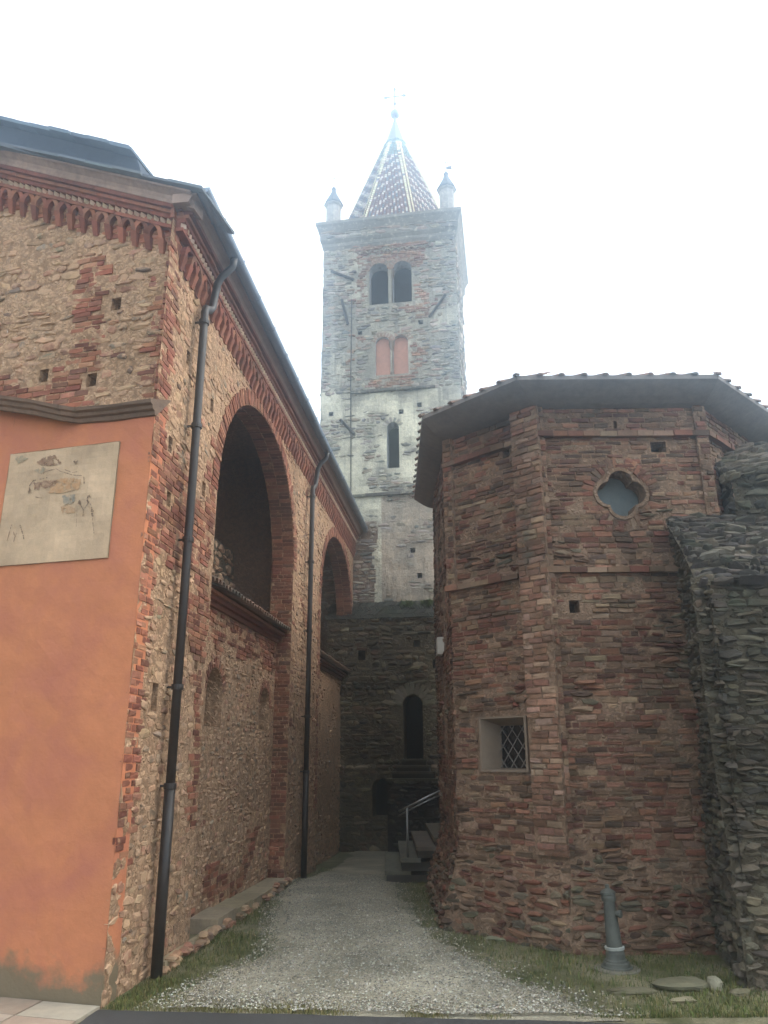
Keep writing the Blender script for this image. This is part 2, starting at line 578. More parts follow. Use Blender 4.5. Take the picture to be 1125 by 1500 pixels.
def voussoirs(mb, P, c, hw, spring, rise, ex, width, pal, bw=.075, hgt=.014, mi=0, a0=0.0, a1=math.pi, o0=0.0):
    f = arch_top(c, hw, spring, rise, ex)
    pts = []
    n = 400
    for i in range(n + 1):
        a = a0 + (a1 - a0) * i / n
        x = math.cos(a)
        y = math.sin(a)
        r = (abs(x) ** ex + abs(y) ** ex) ** (-1 / ex)
        pts.append((c - hw * r * x, spring + rise * r * y))
    acc = 0
    for (xa, ya), (xb, yb) in zip(pts[:-1], pts[1:]):
        d = math.hypot(xb - xa, yb - ya)
        acc += d
        if acc >= bw:
            acc -= bw
            tx, ty = (xb - xa) / d, (yb - ya) / d
            nx, ny = -ty, tx
            L = width * rnd.uniform(.86, 1.06)
            cx, cy = xa + nx * L / 2, ya + ny * L / 2
            stone(mb, P, cx, cy, L - .012, bw - .016, hgt * rnd.uniform(.6, 1.4), jit(rnd.choice(pal), .16), mi, ex=6, jitter=.05,
                  rot=math.atan2(ny, nx), o0=o0)


# ------------------------------------------------------------------ ground
def gz(x, y):
    return -0.36 * smooth((y - 13.5) / 9.0)


def ground_sheet(name, xs, ys, dz, mat, edge=None):
    mb = MB()
    nx, ny = len(xs), len(ys)
    vs = [(x, y, gz(x, y) + dz + .012 * nz(x * 1.3, y * 1.3) + .006 * nz(x * 5, y * 5)) for y in ys for x in xs]
    mb.add(vs, [(j * nx + i, j * nx + i + 1, (j + 1) * nx + i + 1, (j + 1) * nx + i) for j in range(ny - 1) for i in range(nx - 1)])
    return tag(mb.build(name, mat, smooth_it=True), kind='structure')


M['soil'] = wallmat('soil and low moss', rgb(136, 128, 102), var=.5, bump=1.0, bscale=50, blotch=rgb(82, 84, 46), blotch_lo=.40, blotch_hi=.62, bdist=.03, mott=38.0)
M['gravel'] = wallmat('grey gravel', rgb(168, 160, 140), var=.6, bump=1.0, bscale=70, pits=.0, bdist=.03, blotch=rgb(136, 128, 104), blotch_lo=.5, blotch_hi=.75, mott=38.0)
M['asphalt'] = wallmat('asphalt', rgb(66, 64, 62), var=.3, bump=.9, bscale=120, mott=80, bdist=.01)
M['slab'] = wallmat('paving slab', None, var=.18, bump=.4, bscale=40)
gx = list(np.linspace(-60, -8, 14)) + list(np.linspace(-7, 7, 60)) + list(np.linspace(8, 60, 14))
gy = list(np.linspace(-30, 2, 10)) + list(np.linspace(3, 26, 90)) + list(np.linspace(28, 80, 14))
ground_sheet('ground', gx, gy, 0.0, M['soil'])


def path_l(y):
    t = [(7.9, -2.25), (8.6, -2.0), (9.96, -1.38), (12, -1.62), (14.7, -1.85), (18.3, -1.2), (22.5, -.9)]
    return float(np.interp(y, [a for a, b in t], [b for a, b in t])) + .16 * nz(y * 1.7, 3.1) + .12 * nz(y * 5, 1.1) + .05 * nz(y * 14, 1.1)


def path_r(y):
    t = [(7.6, 1.87), (9.32, 1.0), (10.6, .5), (14, .12), (18, -.1), (22.5, .2)]
    return float(np.interp(y, [a for a, b in t], [b for a, b in t])) + .12 + .18 * nz(y * 1.5, 8.1) + .13 * nz(y * 5, 4.1) + .06 * nz(y * 14, 4.1)


def asph_edge(x):
    return 8.0 - .095 * (x + 2.6) + .03 * nz(x * 2.0, .5) + .015 * nz(x * 9, .5)


mb = MB()
ys = np.linspace(7.6, 22.9, 240)
nn = 22
vs = []
for y in ys:
    a, b = path_l(y), path_r(y)
    for i in range(nn + 1):
        x = a + (b - a) * i / nn
        ae = asph_edge(x)
        crown = .03 * smooth(min(i, nn - i) / 3.0) * smooth((y - ae) / .5)
        yy = max(y, ae - .12)
        vs.append((x, yy, gz(x, y) + (.004 if y > ae else -.004) + crown + .012 * nz(x * 1.3, y * 1.3) + .008 * nz(x * 6, y * 6)))
mb.add(vs, [(j * (nn + 1) + i, j * (nn + 1) + i + 1, (j + 1) * (nn + 1) + i + 1, (j + 1) * (nn + 1) + i) for j in range(len(ys) - 1) for i in range(nn)])
tag(mb.build('gravel_path', M['gravel'], smooth_it=True), kind='structure')


mb = MB()
xs = np.linspace(-2.62, 9, 120)
vs = []
for x in xs:
    e = asph_edge(x)
    for y in (-12, 0, 4, 6, 7, e - .3, e):
        vs.append((x, y, .028 + .004 * nz(x * 3, y * 3) - (0.02 if y == e else 0)))
mb.add(vs, [(i * 7 + j, (i + 1) * 7 + j, (i + 1) * 7 + j + 1, i * 7 + j + 1) for i in range(len(xs) - 1) for j in range(6)])
tag(mb.build('asphalt_road', M['asphalt'], smooth_it=True), kind='structure')

# ------------------------------------------------------------------ the church (left)
CA = R(6.16)
Wd = (math.sin(CA), math.cos(CA))
Wn = (math.cos(CA), -math.sin(CA))
C0 = (-2.614, 8.048)
FA = R(-75)
Fd = (math.sin(FA), math.cos(FA))
Fn = (-Fd[1], Fd[0])
Fn = (-math.cos(FA), math.sin(FA))
Ps = plane_map(C0, Wd, Wn)
SLOPE = .46
C1 = (C0[0] + Wd[0] * .28, C0[1] + Wd[1] * .28)
Pf = plane_map(C1, Fd, Fn)                 # upper facade plane
Pfs = plane_map(C1, Fd, Fn, SLOPE)         # the same, following the gable
Pp = plane_map(C0, Fd, Fn)                 # plaster plane
church = thing('church', 'long brick and rubble church with orange rendered front and two tall wall arches', 'church', (C0[0], C0[1], 0))

S_END = 16.2
A1 = dict(c=4.75, hw=2.45, spring=5.75, rise=2.2, ex=2.15)
A2 = dict(c=12.65, hw=2.45, spring=5.75, rise=2.1, ex=2.15)
DEEP = .45
big1 = Hole(2.3, 7.2, -.3, arch_top(**A1), DEEP, back=False, n=28, rev=True)
big2 = Hole(10.2, 15.1, -.6, arch_top(**A2), DEEP, back=False, n=28, rev=True)


def sq(s, z, w=.12, h=.14, d=.22):
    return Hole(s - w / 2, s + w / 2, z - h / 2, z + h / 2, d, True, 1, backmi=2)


put = [sq(.52, 5.76, .13, .2), sq(.6, 5.1, .12, .18), sq(.66, 2.82, .16, .3, .16), sq(.86, 7.11, .12, .2), sq(1.75, 5.62, .13, .2), sq(7.6, 2.95, .1, .35),
       sq(1.9, 3.3, .12, .16), sq(1.85, 6.9, .12, .2), sq(8.6, 6.3, .12, .2), sq(8.7, 4.4, .12, .2), sq(9.6, 5.2, .12, .2), sq(9.5, 3.4, .12, .2)]
sideH = [big1, big2] + put
mb = MB()
wall_panel(mb, Ps, 0, S_END, -.5, 8.9, sideH, ds=.08, dz=.08, amp=.012, mi=1, rmi=1)
free = free_of(sideH, .005)


def brick_zone(s, z):
    n = nz(s * 1.9, z * 1.9, 7.7)
    n2 = nz(s * .8 + 4, z * .8, 1.7)
    if z > 8.1:
        return True
    toothed = .30 + .16 * (int(z / .16) % 2) + .12 * n
    if s < toothed and z > 1.25 + .3 * n:
        return True
    if s < 2.3 and 4.15 + .5 * n + .1 * s < z < 5.55 + .4 * n2:
        return True
    if 1.95 - .25 * n - .12 * (int(z / .16) % 2) < s < 2.3 and 1.4 < z < 6.5:
        return True
    if 1.3 + .3 * n < s < 2.1 and 3.2 < z < 4.2 and n2 > -.1:
        return True
    if 7.2 < s < 7.3 + .1 * (int(z / .16) % 2) and 0 < z < 6.0:
        return True
    if 9.9 - .1 * (int(z / .16) % 2) < s < 10.2 and 1 < z < 6.0:
        return True
    if n + n2 > .95:
        return True
    return False


def ringA(s, z):
    for A in (A1, A2):
        if z > A['spring'] - .3:
            k = (abs((s - A['c']) / (A['hw'] + .3)) ** 2.15 + max(0, (z - A['spring']) / (A['rise'] + .3)) ** 2.15)
            if k < 1 and z > A['spring']:
                return True
    return False


courses(mb, Ps, 0.0, S_END, -.2, 8.72, lambda s, z, w, h: brick_zone(s, z) and free(s, z, w, h) and not ringA(s, z), BRK, mi=0, skip=.06, hgt=.009)
courses(mb, Ps, 0.0, S_END, -.2, 8.1, lambda s, z, w, h: (not brick_zone(s, z)) and free(s, z, w, h) and not ringA(s, z) and nz(s * 2.3, z * 2.3, 9.1) > -.45,
        RUB, bw=.17, bh=.085, gap=.02, mi=3, rubble=True, skip=.3, hgt=.009)
for A in (A1, A2):
    voussoirs(mb, Ps, A['c'], A['hw'], A['spring'], A['rise'], A['ex'], .27, BRK, mi=0)
# bricks lining the reveals of the far jambs (facing the camera) and the intrados
for sj, zt in ((7.2, 5.75), (15.1, 5.75)):
    Pj = lambda s, o, z, sj=sj: Ps(sj - o, -s, z)
    courses(mb, Pj, 0.0, DEEP, -.2, zt, lambda s, z, w, h: True, BRK, mi=0, hgt=.012)
for A in (A1, A2):
    f = arch_top(**{k: A[k] for k in ('c', 'hw', 'spring', 'rise', 'ex')})
    N_ = 95
    for i in range(N_):
        a = math.pi * (i + .5) / N_
        r = (abs(math.cos(a)) ** A['ex'] + abs(math.sin(a)) ** A['ex']) ** (-1 / A['ex'])
        x, y = A['c'] + A['hw'] * r * math.cos(a), A['spring'] + A['rise'] * r * math.sin(a)
        tx, ty = -math.sin(a), math.cos(a)
        for q in range(2):
            w = DEEP / 2

            def Pi(s, o, z, x=x, y=y, tx=tx, ty=ty, a=a, q=q):
                return Ps(x + tx * z - math.cos(a) * o, -(q * w + w / 2 + s), y + ty * z - math.sin(a) * o)
            stone(mb, Pi, rnd.uniform(-.01, .01), 0, w - .012, .075 * A['hw'] / 2.45 - .01, .01, jit(rnd.choice(BRK), .2), 0, ex=7, jitter=.05)
mb.build('side_wall', [M['brick'], M['mortar'], M['void'], M['stone']], church)

# recessed infill walls under the arches, with niches, and the dark chambers over them
INF = .30


def niche(s0, s1, z0, z1):
    c, hw = (s0 + s1) / 2, (s1 - s0) / 2
    return Hole(s0, s1, z0, arch_top(c, hw, z1 - hw, hw), .30, True, 10, backmi=2)


def Poff(P, o0):
    return lambda s, o, z: P(s, o + o0, z)


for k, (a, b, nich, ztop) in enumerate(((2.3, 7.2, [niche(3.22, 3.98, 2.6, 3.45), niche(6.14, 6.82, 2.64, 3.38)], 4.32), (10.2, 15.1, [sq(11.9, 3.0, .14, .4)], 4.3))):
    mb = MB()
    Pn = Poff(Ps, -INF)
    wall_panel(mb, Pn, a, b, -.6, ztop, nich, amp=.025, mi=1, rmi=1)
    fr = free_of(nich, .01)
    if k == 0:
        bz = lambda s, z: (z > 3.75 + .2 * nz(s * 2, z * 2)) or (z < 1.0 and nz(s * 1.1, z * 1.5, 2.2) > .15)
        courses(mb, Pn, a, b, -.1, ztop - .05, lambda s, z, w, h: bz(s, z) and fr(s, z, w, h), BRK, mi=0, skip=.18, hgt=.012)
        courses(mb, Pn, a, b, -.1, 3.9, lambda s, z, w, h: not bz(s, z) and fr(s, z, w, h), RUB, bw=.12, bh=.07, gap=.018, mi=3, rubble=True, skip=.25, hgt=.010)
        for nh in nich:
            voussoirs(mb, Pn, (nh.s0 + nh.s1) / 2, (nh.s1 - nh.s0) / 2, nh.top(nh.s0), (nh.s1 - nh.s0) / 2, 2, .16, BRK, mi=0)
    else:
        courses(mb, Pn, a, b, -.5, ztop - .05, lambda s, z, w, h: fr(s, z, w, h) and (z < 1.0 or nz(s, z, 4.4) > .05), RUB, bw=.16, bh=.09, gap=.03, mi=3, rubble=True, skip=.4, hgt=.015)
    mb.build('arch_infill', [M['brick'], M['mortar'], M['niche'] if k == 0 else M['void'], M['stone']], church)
    # moulding and tiled ledge that closes the infill at the top
    mb = MB()
    for i, (o1, z0, z1) in enumerate(((.05, ztop - .02, ztop + .05), (.11, ztop + .052, ztop + .11), (.17, ztop + .112, ztop + .16))):
        mb.box(Pn, a + .02, b - .02, -.3, o1, z0, z1, jit(BRK[i], .1), 0)
    nt_ = int((b - a) / .155)
    for i in range(nt_):
        s = a + .09 + i * (b - a - .18) / (nt_ - 1) + rnd.uniform(-.008, .008)
        dz = rnd.uniform(-.012, .012)
        for row in range(2):
            vs, fs = [], []
            for e, (o, z) in enumerate(((.29 - row * .28, ztop + .20 + dz + row * .115), (-.16 - row * .28, ztop + .36 + dz + row * .115))):
                for th in (0, 1):
                    for q in range(7):
                        an = math.pi * q / 6
                        rr = (.076 - e * .012) - th * .014
                        vs.append(Pn(s + math.cos(an) * rr, o, z + math.sin(an) * rr * .9))
            for q in range(6):
                fs += [(q, q + 1, 14 + q + 1, 14 + q), (7 + q, 21 + q, 21 + q + 1, 7 + q + 1), (q, 7 + q, 7 + q + 1, q + 1)]
            mb.add(vs, fs, jit(rnd.choice(BRK), .25), 1)
    mb.quad(Pn(a, .22, ztop + .165), Pn(b, .22, ztop + .165), Pn(b, -.5, ztop + .42), Pn(a, -.5, ztop + .42), BRK[1], 1)
    mb.build('tiled_ledge', [M['trim'], M['tile']], church)
    # chamber behind the arch
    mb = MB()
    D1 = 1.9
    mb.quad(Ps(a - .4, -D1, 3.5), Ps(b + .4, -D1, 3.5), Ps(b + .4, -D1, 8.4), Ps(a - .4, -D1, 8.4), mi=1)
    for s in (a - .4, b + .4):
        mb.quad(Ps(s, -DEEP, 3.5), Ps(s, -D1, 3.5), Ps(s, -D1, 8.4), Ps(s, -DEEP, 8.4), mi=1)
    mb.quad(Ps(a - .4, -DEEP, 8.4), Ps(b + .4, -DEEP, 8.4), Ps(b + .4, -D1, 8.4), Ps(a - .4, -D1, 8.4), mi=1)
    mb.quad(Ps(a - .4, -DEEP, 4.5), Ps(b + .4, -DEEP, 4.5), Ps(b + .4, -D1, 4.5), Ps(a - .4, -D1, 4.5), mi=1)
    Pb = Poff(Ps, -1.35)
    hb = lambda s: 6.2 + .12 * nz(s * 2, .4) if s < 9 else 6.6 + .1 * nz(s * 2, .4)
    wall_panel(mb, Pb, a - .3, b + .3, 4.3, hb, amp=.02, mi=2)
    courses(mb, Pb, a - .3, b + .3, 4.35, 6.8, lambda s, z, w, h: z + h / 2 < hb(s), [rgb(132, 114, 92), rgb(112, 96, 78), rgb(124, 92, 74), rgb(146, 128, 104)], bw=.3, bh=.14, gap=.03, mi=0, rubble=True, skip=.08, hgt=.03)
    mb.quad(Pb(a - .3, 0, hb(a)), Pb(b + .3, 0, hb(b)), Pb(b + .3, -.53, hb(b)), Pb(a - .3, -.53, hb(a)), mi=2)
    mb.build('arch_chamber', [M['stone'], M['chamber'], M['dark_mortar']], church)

# low stone plinth along the first infill wall
mb = MB()
s = 1.25
while s < 7.1:
    w = rnd.uniform(.5, .95)
    e = min(s + w, 7.15)
    zt = .19 - .022 * (s - 2.2) + rnd.uniform(-.008, .008) if s > 2.2 else .1
    inn = -.285 if 2.3 <= s and e <= 7.2 else .012
    mb.box(Ps, s, e - .012, inn, .10 + rnd.uniform(-.02, .02), -.1, zt, jit(rgb(150, 136, 112), .12))
    s = e
for i in range(60):
    s = rnd.uniform(1.2, 7.1)
    stone(mb, Poff(Ps, .12), s, rnd.uniform(.0, .12), rnd.uniform(.1, .26), rnd.uniform(.05, .1), .05, jit(rnd.choice(RUB), .2), ex=3, n=9)
mb.build('stone_plinth', [M['rock']], church)

# upper facade
mb = MB()
upH = [Hole(.84 - .07, .84 + .07, 7.6, 7.78, .2, True, 1, backmi=2), Hole(1.0, 1.14, 6.56, 6.74, .2, True, 1, backmi=2), Hole(1.72, 1.85, 6.72, 6.9, .2, True, 1, backmi=2)]
FW = 7.0
wall_panel(mb, Pf, 0, FW, 5.7, lambda s: 9.0 + SLOPE * s, upH, ds=.08, dz=.08, amp=.022, mi=1)
frf = free_of(upH, .01)


def fbz(s, z):
    n = nz(s * 2, z * 2, 3.9)
    to = .07 * (int(z / .16) % 2)
    if z > 8.26 + SLOPE * s:
        return True
    if s < .26 + to + .12 * n:
        return True
    if 1.0 < s < 1.42 + to and z < 8.5:
        return True
    if s > 1.3 and (z < 6.8 + .35 * n):
        return True
    return n > .6


courses(mb, Pf, 0, FW, 5.75, 11.6, lambda s, z, w, h: z < 8.9 + SLOPE * s and fbz(s, z) and frf(s, z, w, h), BRK, mi=0, skip=.05, hgt=.009)
courses(mb, Pf, 0, FW, 5.75, 11.2, lambda s, z, w, h: z < 8.3 + SLOPE * s and not fbz(s, z) and frf(s, z, w, h), RUB, bw=.19, bh=.09, gap=.02, mi=3, rubble=True, skip=.38, hgt=.011)
mb.build('gable_wall', [M['brick'], M['mortar'], M['void'], M['stone']], church)

# orange rendered lower front
mb = MB()
wall_panel(mb, Pp, .0, FW, -.3, 6.0, [], ds=.2, dz=.2, amp=.012, mi=0)
mb.quad(Pp(0, 0, -.3), Pp(0, 0, 6.0), Pp(0.04, -.3, 6.0), Pp(0.04, -.3, -.3), mi=0)
mb.build('rendered_front', [M['orange']], church)
# string cornice over the render: at the left it steps out and down, as in the photo
mb = MB()
prof = [(.0, -.13), (.03, -.125), (.04, -.08), (.08, -.07), (.09, -.03), (.13, -.015), (.14, .025), (.0, .08), (-.3, .2)]
path = [(-.02, 6.03, 0), (.5, 6.03, 0), (.98, 6.05, 0), (1.12, 6.05, .1), (1.5, 6.16, .14), (2.3, 6.36, .14), (4, 6.8, .14), (FW, 7.5, .14)]
vs = [Pp(s, o + (oo if j < 7 else 0), z + dz + (.012 * nz(s * 9, j))) for s, z, oo in path for j, (o, dz) in enumerate(prof)]
n = len(prof)
mb.add(vs, [(i * n + j, (i + 1) * n + j, (i + 1) * n + j + 1, i * n + j + 1) for i in range(len(path) - 1) for j in range(n - 1)] + [tuple(range(n))], rgb(112, 92, 78))
mb.build('string_cornice', [M['trim']], church)
mb = MB()
wall_panel(mb, Pp, .9, FW, 5.9, lambda s: float(np.interp(s, [.9, 1.5, 2.3, 4, 7], [5.95, 6.1, 6.3, 6.74, 7.44])), [], ds=.2, dz=.2, amp=.012, mi=0, off=lambda s, z: -.002)
mb.build('rendered_upstand', [M['orange']], church)

# fresco remains, in a square of bare plaster on the orange render
mb = MB()
Pq = Poff(Pp, .019)
PX0, PX1, PZ0, PZ1 = .41, 1.88, 4.26, 5.63
wall_panel(mb, Pq, PX0, PX1, PZ0, PZ1, [], ds=.07, dz=.07, amp=.004, colf=lambda s, z: jit(tuple(np.array(rgb(182, 155, 126)) * (1 + .28 * nz(s * 2.5, z * 2.5, 1.5) + .1 * nz(s * 8, z * 8))), .015, .004))
for s in (PX0, PX1):
    mb.quad(Pq(s, .004, PZ0), Pq(s, .004, PZ1), Pq(s, -.02, PZ1), Pq(s, -.02, PZ0), rgb(150, 138, 112))
mb.quad(Pq(PX0, .004, PZ1), Pq(PX1, .004, PZ1), Pq(PX1, -.02, PZ1), Pq(PX0, -.02, PZ1), rgb(110, 96, 80))
mb.quad(Pq(PX0, .004, PZ0), Pq(PX1, .004, PZ0), Pq(PX1, -.02, PZ0), Pq(PX0, -.02, PZ0), rgb(120, 106, 86))


def fx(px, py):      # zoomed sketch of the painted remains -> panel coordinates
    u = (px - 95 + (py - 180) * .105) / 895.0
    v = (py - 180 + (px - 95) * .075) / 905.0
    return PX1 - u * (PX1 - PX0), PZ1 - v * (PZ1 - PZ0)


PANEL = np.array(rgb(178, 152, 123))


def fade(col, k):
    return tuple(PANEL + (np.array(col) - PANEL) * k)


def in_poly(x, y, q):
    c = False
    for (x0, y0), (x1, y1) in zip(q, q[1:] + q[:1]):
        if (y0 > y) != (y1 > y) and x < (x1 - x0) * (y - y0) / (y1 - y0) + x0:
            c = not c
    return c


def blot(pts, col, o=.0072):
    """a patch of paint, flaked: small cells kept where the flaking noise lets them"""
    q = [fx(*p) for p in pts]
    g = .009
    xs_, zs_ = [a for a, b in q], [b for a, b in q]
    a = min(xs_) - .02
    while a < max(xs_) + .02:
        b = min(zs_) - .02
        while b < max(zs_) + .02:
            if in_poly(a + .016 * nz(a * 30, b * 30), b + .016 * nz(a * 30, b * 30, 5), q) and nz(a * 22, b * 14, 3) + .5 * nz(a * 60, b * 60) > -.28:
                c = fade(col, .72 + .5 * nz(a * 18, b * 18, 8) + rnd.uniform(-.08, .08))
                mb.add([Pq(a, o, b), Pq(a + g, o, b), Pq(a + g, o, b + g), Pq(a, o, b + g)], [(0, 1, 2, 3)], c)
            b += g
        a += g


def line(pts, w, col, o=.0085):
    q = [fx(*p) for p in pts]
    for (a, b), (c, d) in zip(q[:-1], q[1:]):
        l = math.hypot(c - a, d - b) or 1
        n = max(1, int(l / .012))
        for k in range(n):
            if rnd.random() < .22:
                continue
            t0, t1 = k / n, (k + 1) / n
            ww = w * rnd.uniform(.4, 1.1) / 2
            nx, ny = -(d - b) / l * ww, (c - a) / l * ww
            x0, y0, x1, y1 = a + (c - a) * t0, b + (d - b) * t0, a + (c - a) * t1, b + (d - b) * t1
            mb.add([Pq(x0 + nx, o, y0 + ny), Pq(x1 + nx, o, y1 + ny), Pq(x1 - nx, o, y1 - ny), Pq(x0 - nx, o, y0 - ny)], [(0, 1, 2, 3)], fade(col, rnd.uniform(.7, 1.1)))


BR1, BR2, OC, GB = rgb(122, 90, 72), rgb(92, 70, 58), rgb(172, 130, 92), rgb(130, 124, 112)
blot([(325, 262), (380, 225), (475, 205), (500, 240), (530, 280), (430, 295), (345, 285)], BR1)
blot([(300, 330), (370, 300), (400, 320), (370, 360)], rgb(150, 138, 118))
blot([(310, 430), (430, 415), (495, 420), (490, 465), (400, 475), (310, 490)], BR1)
blot([(500, 410), (600, 400), (690, 415), (680, 490), (560, 520), (440, 520), (450, 470)], OC)
blot([(545, 545), (650, 535), (645, 600), (560, 620)], GB)
blot([(540, 630), (655, 620), (650, 680), (545, 690)], rgb(166, 130, 98))
blot([(625, 275), (650, 250), (675, 262), (655, 290)], BR2)
blot([(255, 515), (275, 480), (290, 500), (270, 520)], BR2)
blot([(140, 220), (190, 200), (250, 230), (170, 270)], rgb(148, 138, 116))
blot([(670, 600), (690, 580), (695, 615), (675, 620)], BR2)
blot([(740, 560), (765, 540), (770, 590), (745, 605)], BR2)
blot([(775, 660), (800, 655), (790, 715), (778, 690)], BR2)
for pts, w in (([(380, 370), (390, 340), (490, 320), (520, 340), (620, 375), (700, 385)], .007), ([(415, 390), (300, 410), (270, 450), (270, 490)], .012),
               ([(560, 330), (620, 355), (660, 350)], .006), ([(715, 385), (718, 450)], .012), ([(650, 290), (662, 315)], .005),
               ([(690, 615), (715, 660), (712, 710)], .011), ([(755, 600), (725, 645)], .010), ([(765, 600), (785, 660)], .010), ([(785, 710), (800, 840)], .006),
               ([(665, 620), (660, 790)], .004), ([(135, 760), (110, 860), (98, 905)], .009), ([(150, 820), (165, 860), (155, 910)], .011),
               ([(205, 770), (230, 840), (240, 880)], .011), ([(320, 545), (380, 555)], .007), ([(180, 830), (165, 865)], .008)):
    line(pts, w, jit(BR2, .15))
mb.build('fresco_panel', [M['attr']], church)


# arched corbel frieze and stepped brick cornice, on the flank and up the gable
def frieze(mb, P, s0, s1, zb, step=.205, o=.075):
    n = int((s1 - s0) / step)
    for k in range(n + 1):
        c = s0 + k * step
        col = jit(rnd.choice(BRK[:4]), .15)
        # corbel
        vs = [P(c - .045, 0, zb + .02), P(c + .045, 0, zb + .02), P(c + .03, .03, zb), P(c - .03, .03, zb),
              P(c - .05, 0, zb + .2), P(c + .05, 0, zb + .2), P(c + .05, o + .012, zb + .2), P(c - .05, o + .012, zb + .2)]
        mb.add(vs, [(0, 1, 2, 3), (4, 7, 6, 5), (0, 4, 5, 1), (3, 2, 6, 7), (0, 3, 7, 4), (1, 5, 6, 2)], col)
        # interlaced arch: springs from this corbel to the one after the next
        if k + 2 <= n:
            oo = o + (.008 if k % 2 else 0)
            cc = c + step
            vs, fs = [], []
            m = 10
            for q in range(m + 1):
                a = math.pi * q / m
                for rr in (step * .84, step * 1.14):
                    for od in (0, oo):
                        vs.append(P(cc + math.cos(a) * rr, od, zb + .2 + math.sin(a) * rr * 1.12))
            for q in range(m):
                b = q * 4
                fs += [(b, b + 4, b + 5, b + 1), (b + 2, b + 3, b + 7, b + 6), (b + 1, b + 5, b + 7, b + 3)]
            mb.add(vs, fs, jit(rnd.choice(BRK), .15))


def cornice(mb, P, s0, s1, zb, saw=.1):
    L = [(.10, .00, .05, 0), (.085, .05, .12, 9), (.13, .122, .18, 1), (.17, .182, .23, 2), (.22, .232, .29, 3)]
    for o, a, b, ci in L:
        if ci == 9:
            n = int((s1 - s0) / saw)
            for k in range(n):
                c = s0 + (k + .5) * saw
                col = jit(rgb(190, 164, 140), .15)
                vs = [P(c - saw / 2, .06, zb + a), P(c, .125, zb + a), P(c + saw / 2, .06, zb + a), P(c - saw / 2, .06, zb + b), P(c, .125, zb + b), P(c + saw / 2, .06, zb + b)]
                mb.add(vs, [(0, 1, 4, 3), (1, 2, 5, 4), (0, 2, 1), (3, 4, 5)], col)
            mb.box(P, s0, s1, -.02, .07, zb + a, zb + b, BRK[1])
        else:
            s = s0
            while s < s1 - .01:
                e = min(s + rnd.uniform(.24, .3), s1)
                mb.box(P, s, e - .004, -.02, o + rnd.uniform(-.006, .006), zb + a, zb + b, jit(BRK[ci], .15))
                s = e


mb = MB()
frieze(mb, Ps, .33, 15.6, 8.06)
cornice(mb, Ps, .1, S_END, 8.48)
mb.build('corbel_frieze', [M['trim']], church)
mb = MB()
frieze(mb, Pfs, .03, FW - .1, 8.20)
cornice(mb, Pfs, -.12, FW, 8.57)
mb.build('gable_frieze', [M['trim']], church)

# roof: slates over the gable rake and the eave
mb = MB()
prof = [(.0, 8.85), (.225, 8.862), (.23, 8.91), (.25, 8.96), (.31, 9.00), (.35, 9.01), (.35, 9.04), (.0, 9.05)]
pr_s = [-.30] + list(np.arange(0, FW, .5)) + [FW]
vs = [Pfs(a, o + .004 * nz(a * 4, k), z) for a in pr_s for k, (o, z) in enumerate(prof)]
n = len(prof)
mb.add(vs, [(i * n + k, (i + 1) * n + k, (i + 1) * n + k + 1, i * n + k + 1) for i in range(len(pr_s) - 1) for k in range(n - 1)] + [tuple(range(n))], rgb(150, 126, 112))
mb.build('rake_moulding', [M['trim']], church)
mb = MB()
s = -.50
while s < FW:
    w = rnd.uniform(.3, .5)
    oo = .43 + rnd.uniform(-.03, .03)
    mb.box(Pfs, s, s + w + .06, -.5, oo, 9.045 + rnd.uniform(0, .012), 9.085 + rnd.uniform(-.01, .012), jit(rgb(100, 104, 108), .2))
    mb.box(Pfs, s + .1, s + w + .1, -.5, oo - .06, 9.09 + rnd.uniform(0, .01), 9.125 + rnd.uniform(0, .015), jit(rgb(96, 104, 112), .2))
    s += w
# main slope behind
vs = []
for dep in (-.45, -S_END):
    for a in (-.62, FW):
        vs.append(Pfs(a, dep, 8.70 if a > 0 else 8.72))
e0, e1 = Ps(.12, .38, 8.97), Ps(S_END, .38, 8.97)
r0, r1 = Ps(.45, -7.2, 12.25), Ps(S_END, -7.2, 12.3)
mb.add([e0, e1, r1, r0, tuple(np.array(e0) - (0, 0, .05)), tuple(np.array(e1) - (0, 0, .05)), tuple(np.array(r1) - (0, 0, .08)), tuple(np.array(r0) - (0, 0, .08))],
       [(0, 1, 2, 3), (4, 7, 6, 5), (0, 4, 5, 1), (1, 5, 6, 2), (2, 6, 7, 3), (3, 7, 4, 0)], rgb(92, 96, 100))
# eave boards
pr2 = [(.0, 8.77), (.215, 8.775), (.22, 8.80), (.24, 8.84), (.28, 8.865), (.31, 8.87), (.31, 8.90), (.0, 8.905)]
vs = [Ps(a, o + .004 * nz(a * 4, k), z) for a in np.arange(-.06, S_END, .5) for k, (o, z) in enumerate(pr2)]
mb.add(vs, [(i * 8 + k, (i + 1) * 8 + k, (i + 1) * 8 + k + 1, i * 8 + k + 1) for i in range(len(vs) // 8 - 1) for k in range(7)] + [tuple(range(8))], rgb(150, 126, 112))
mb.build('roof', [M['attr']], church)
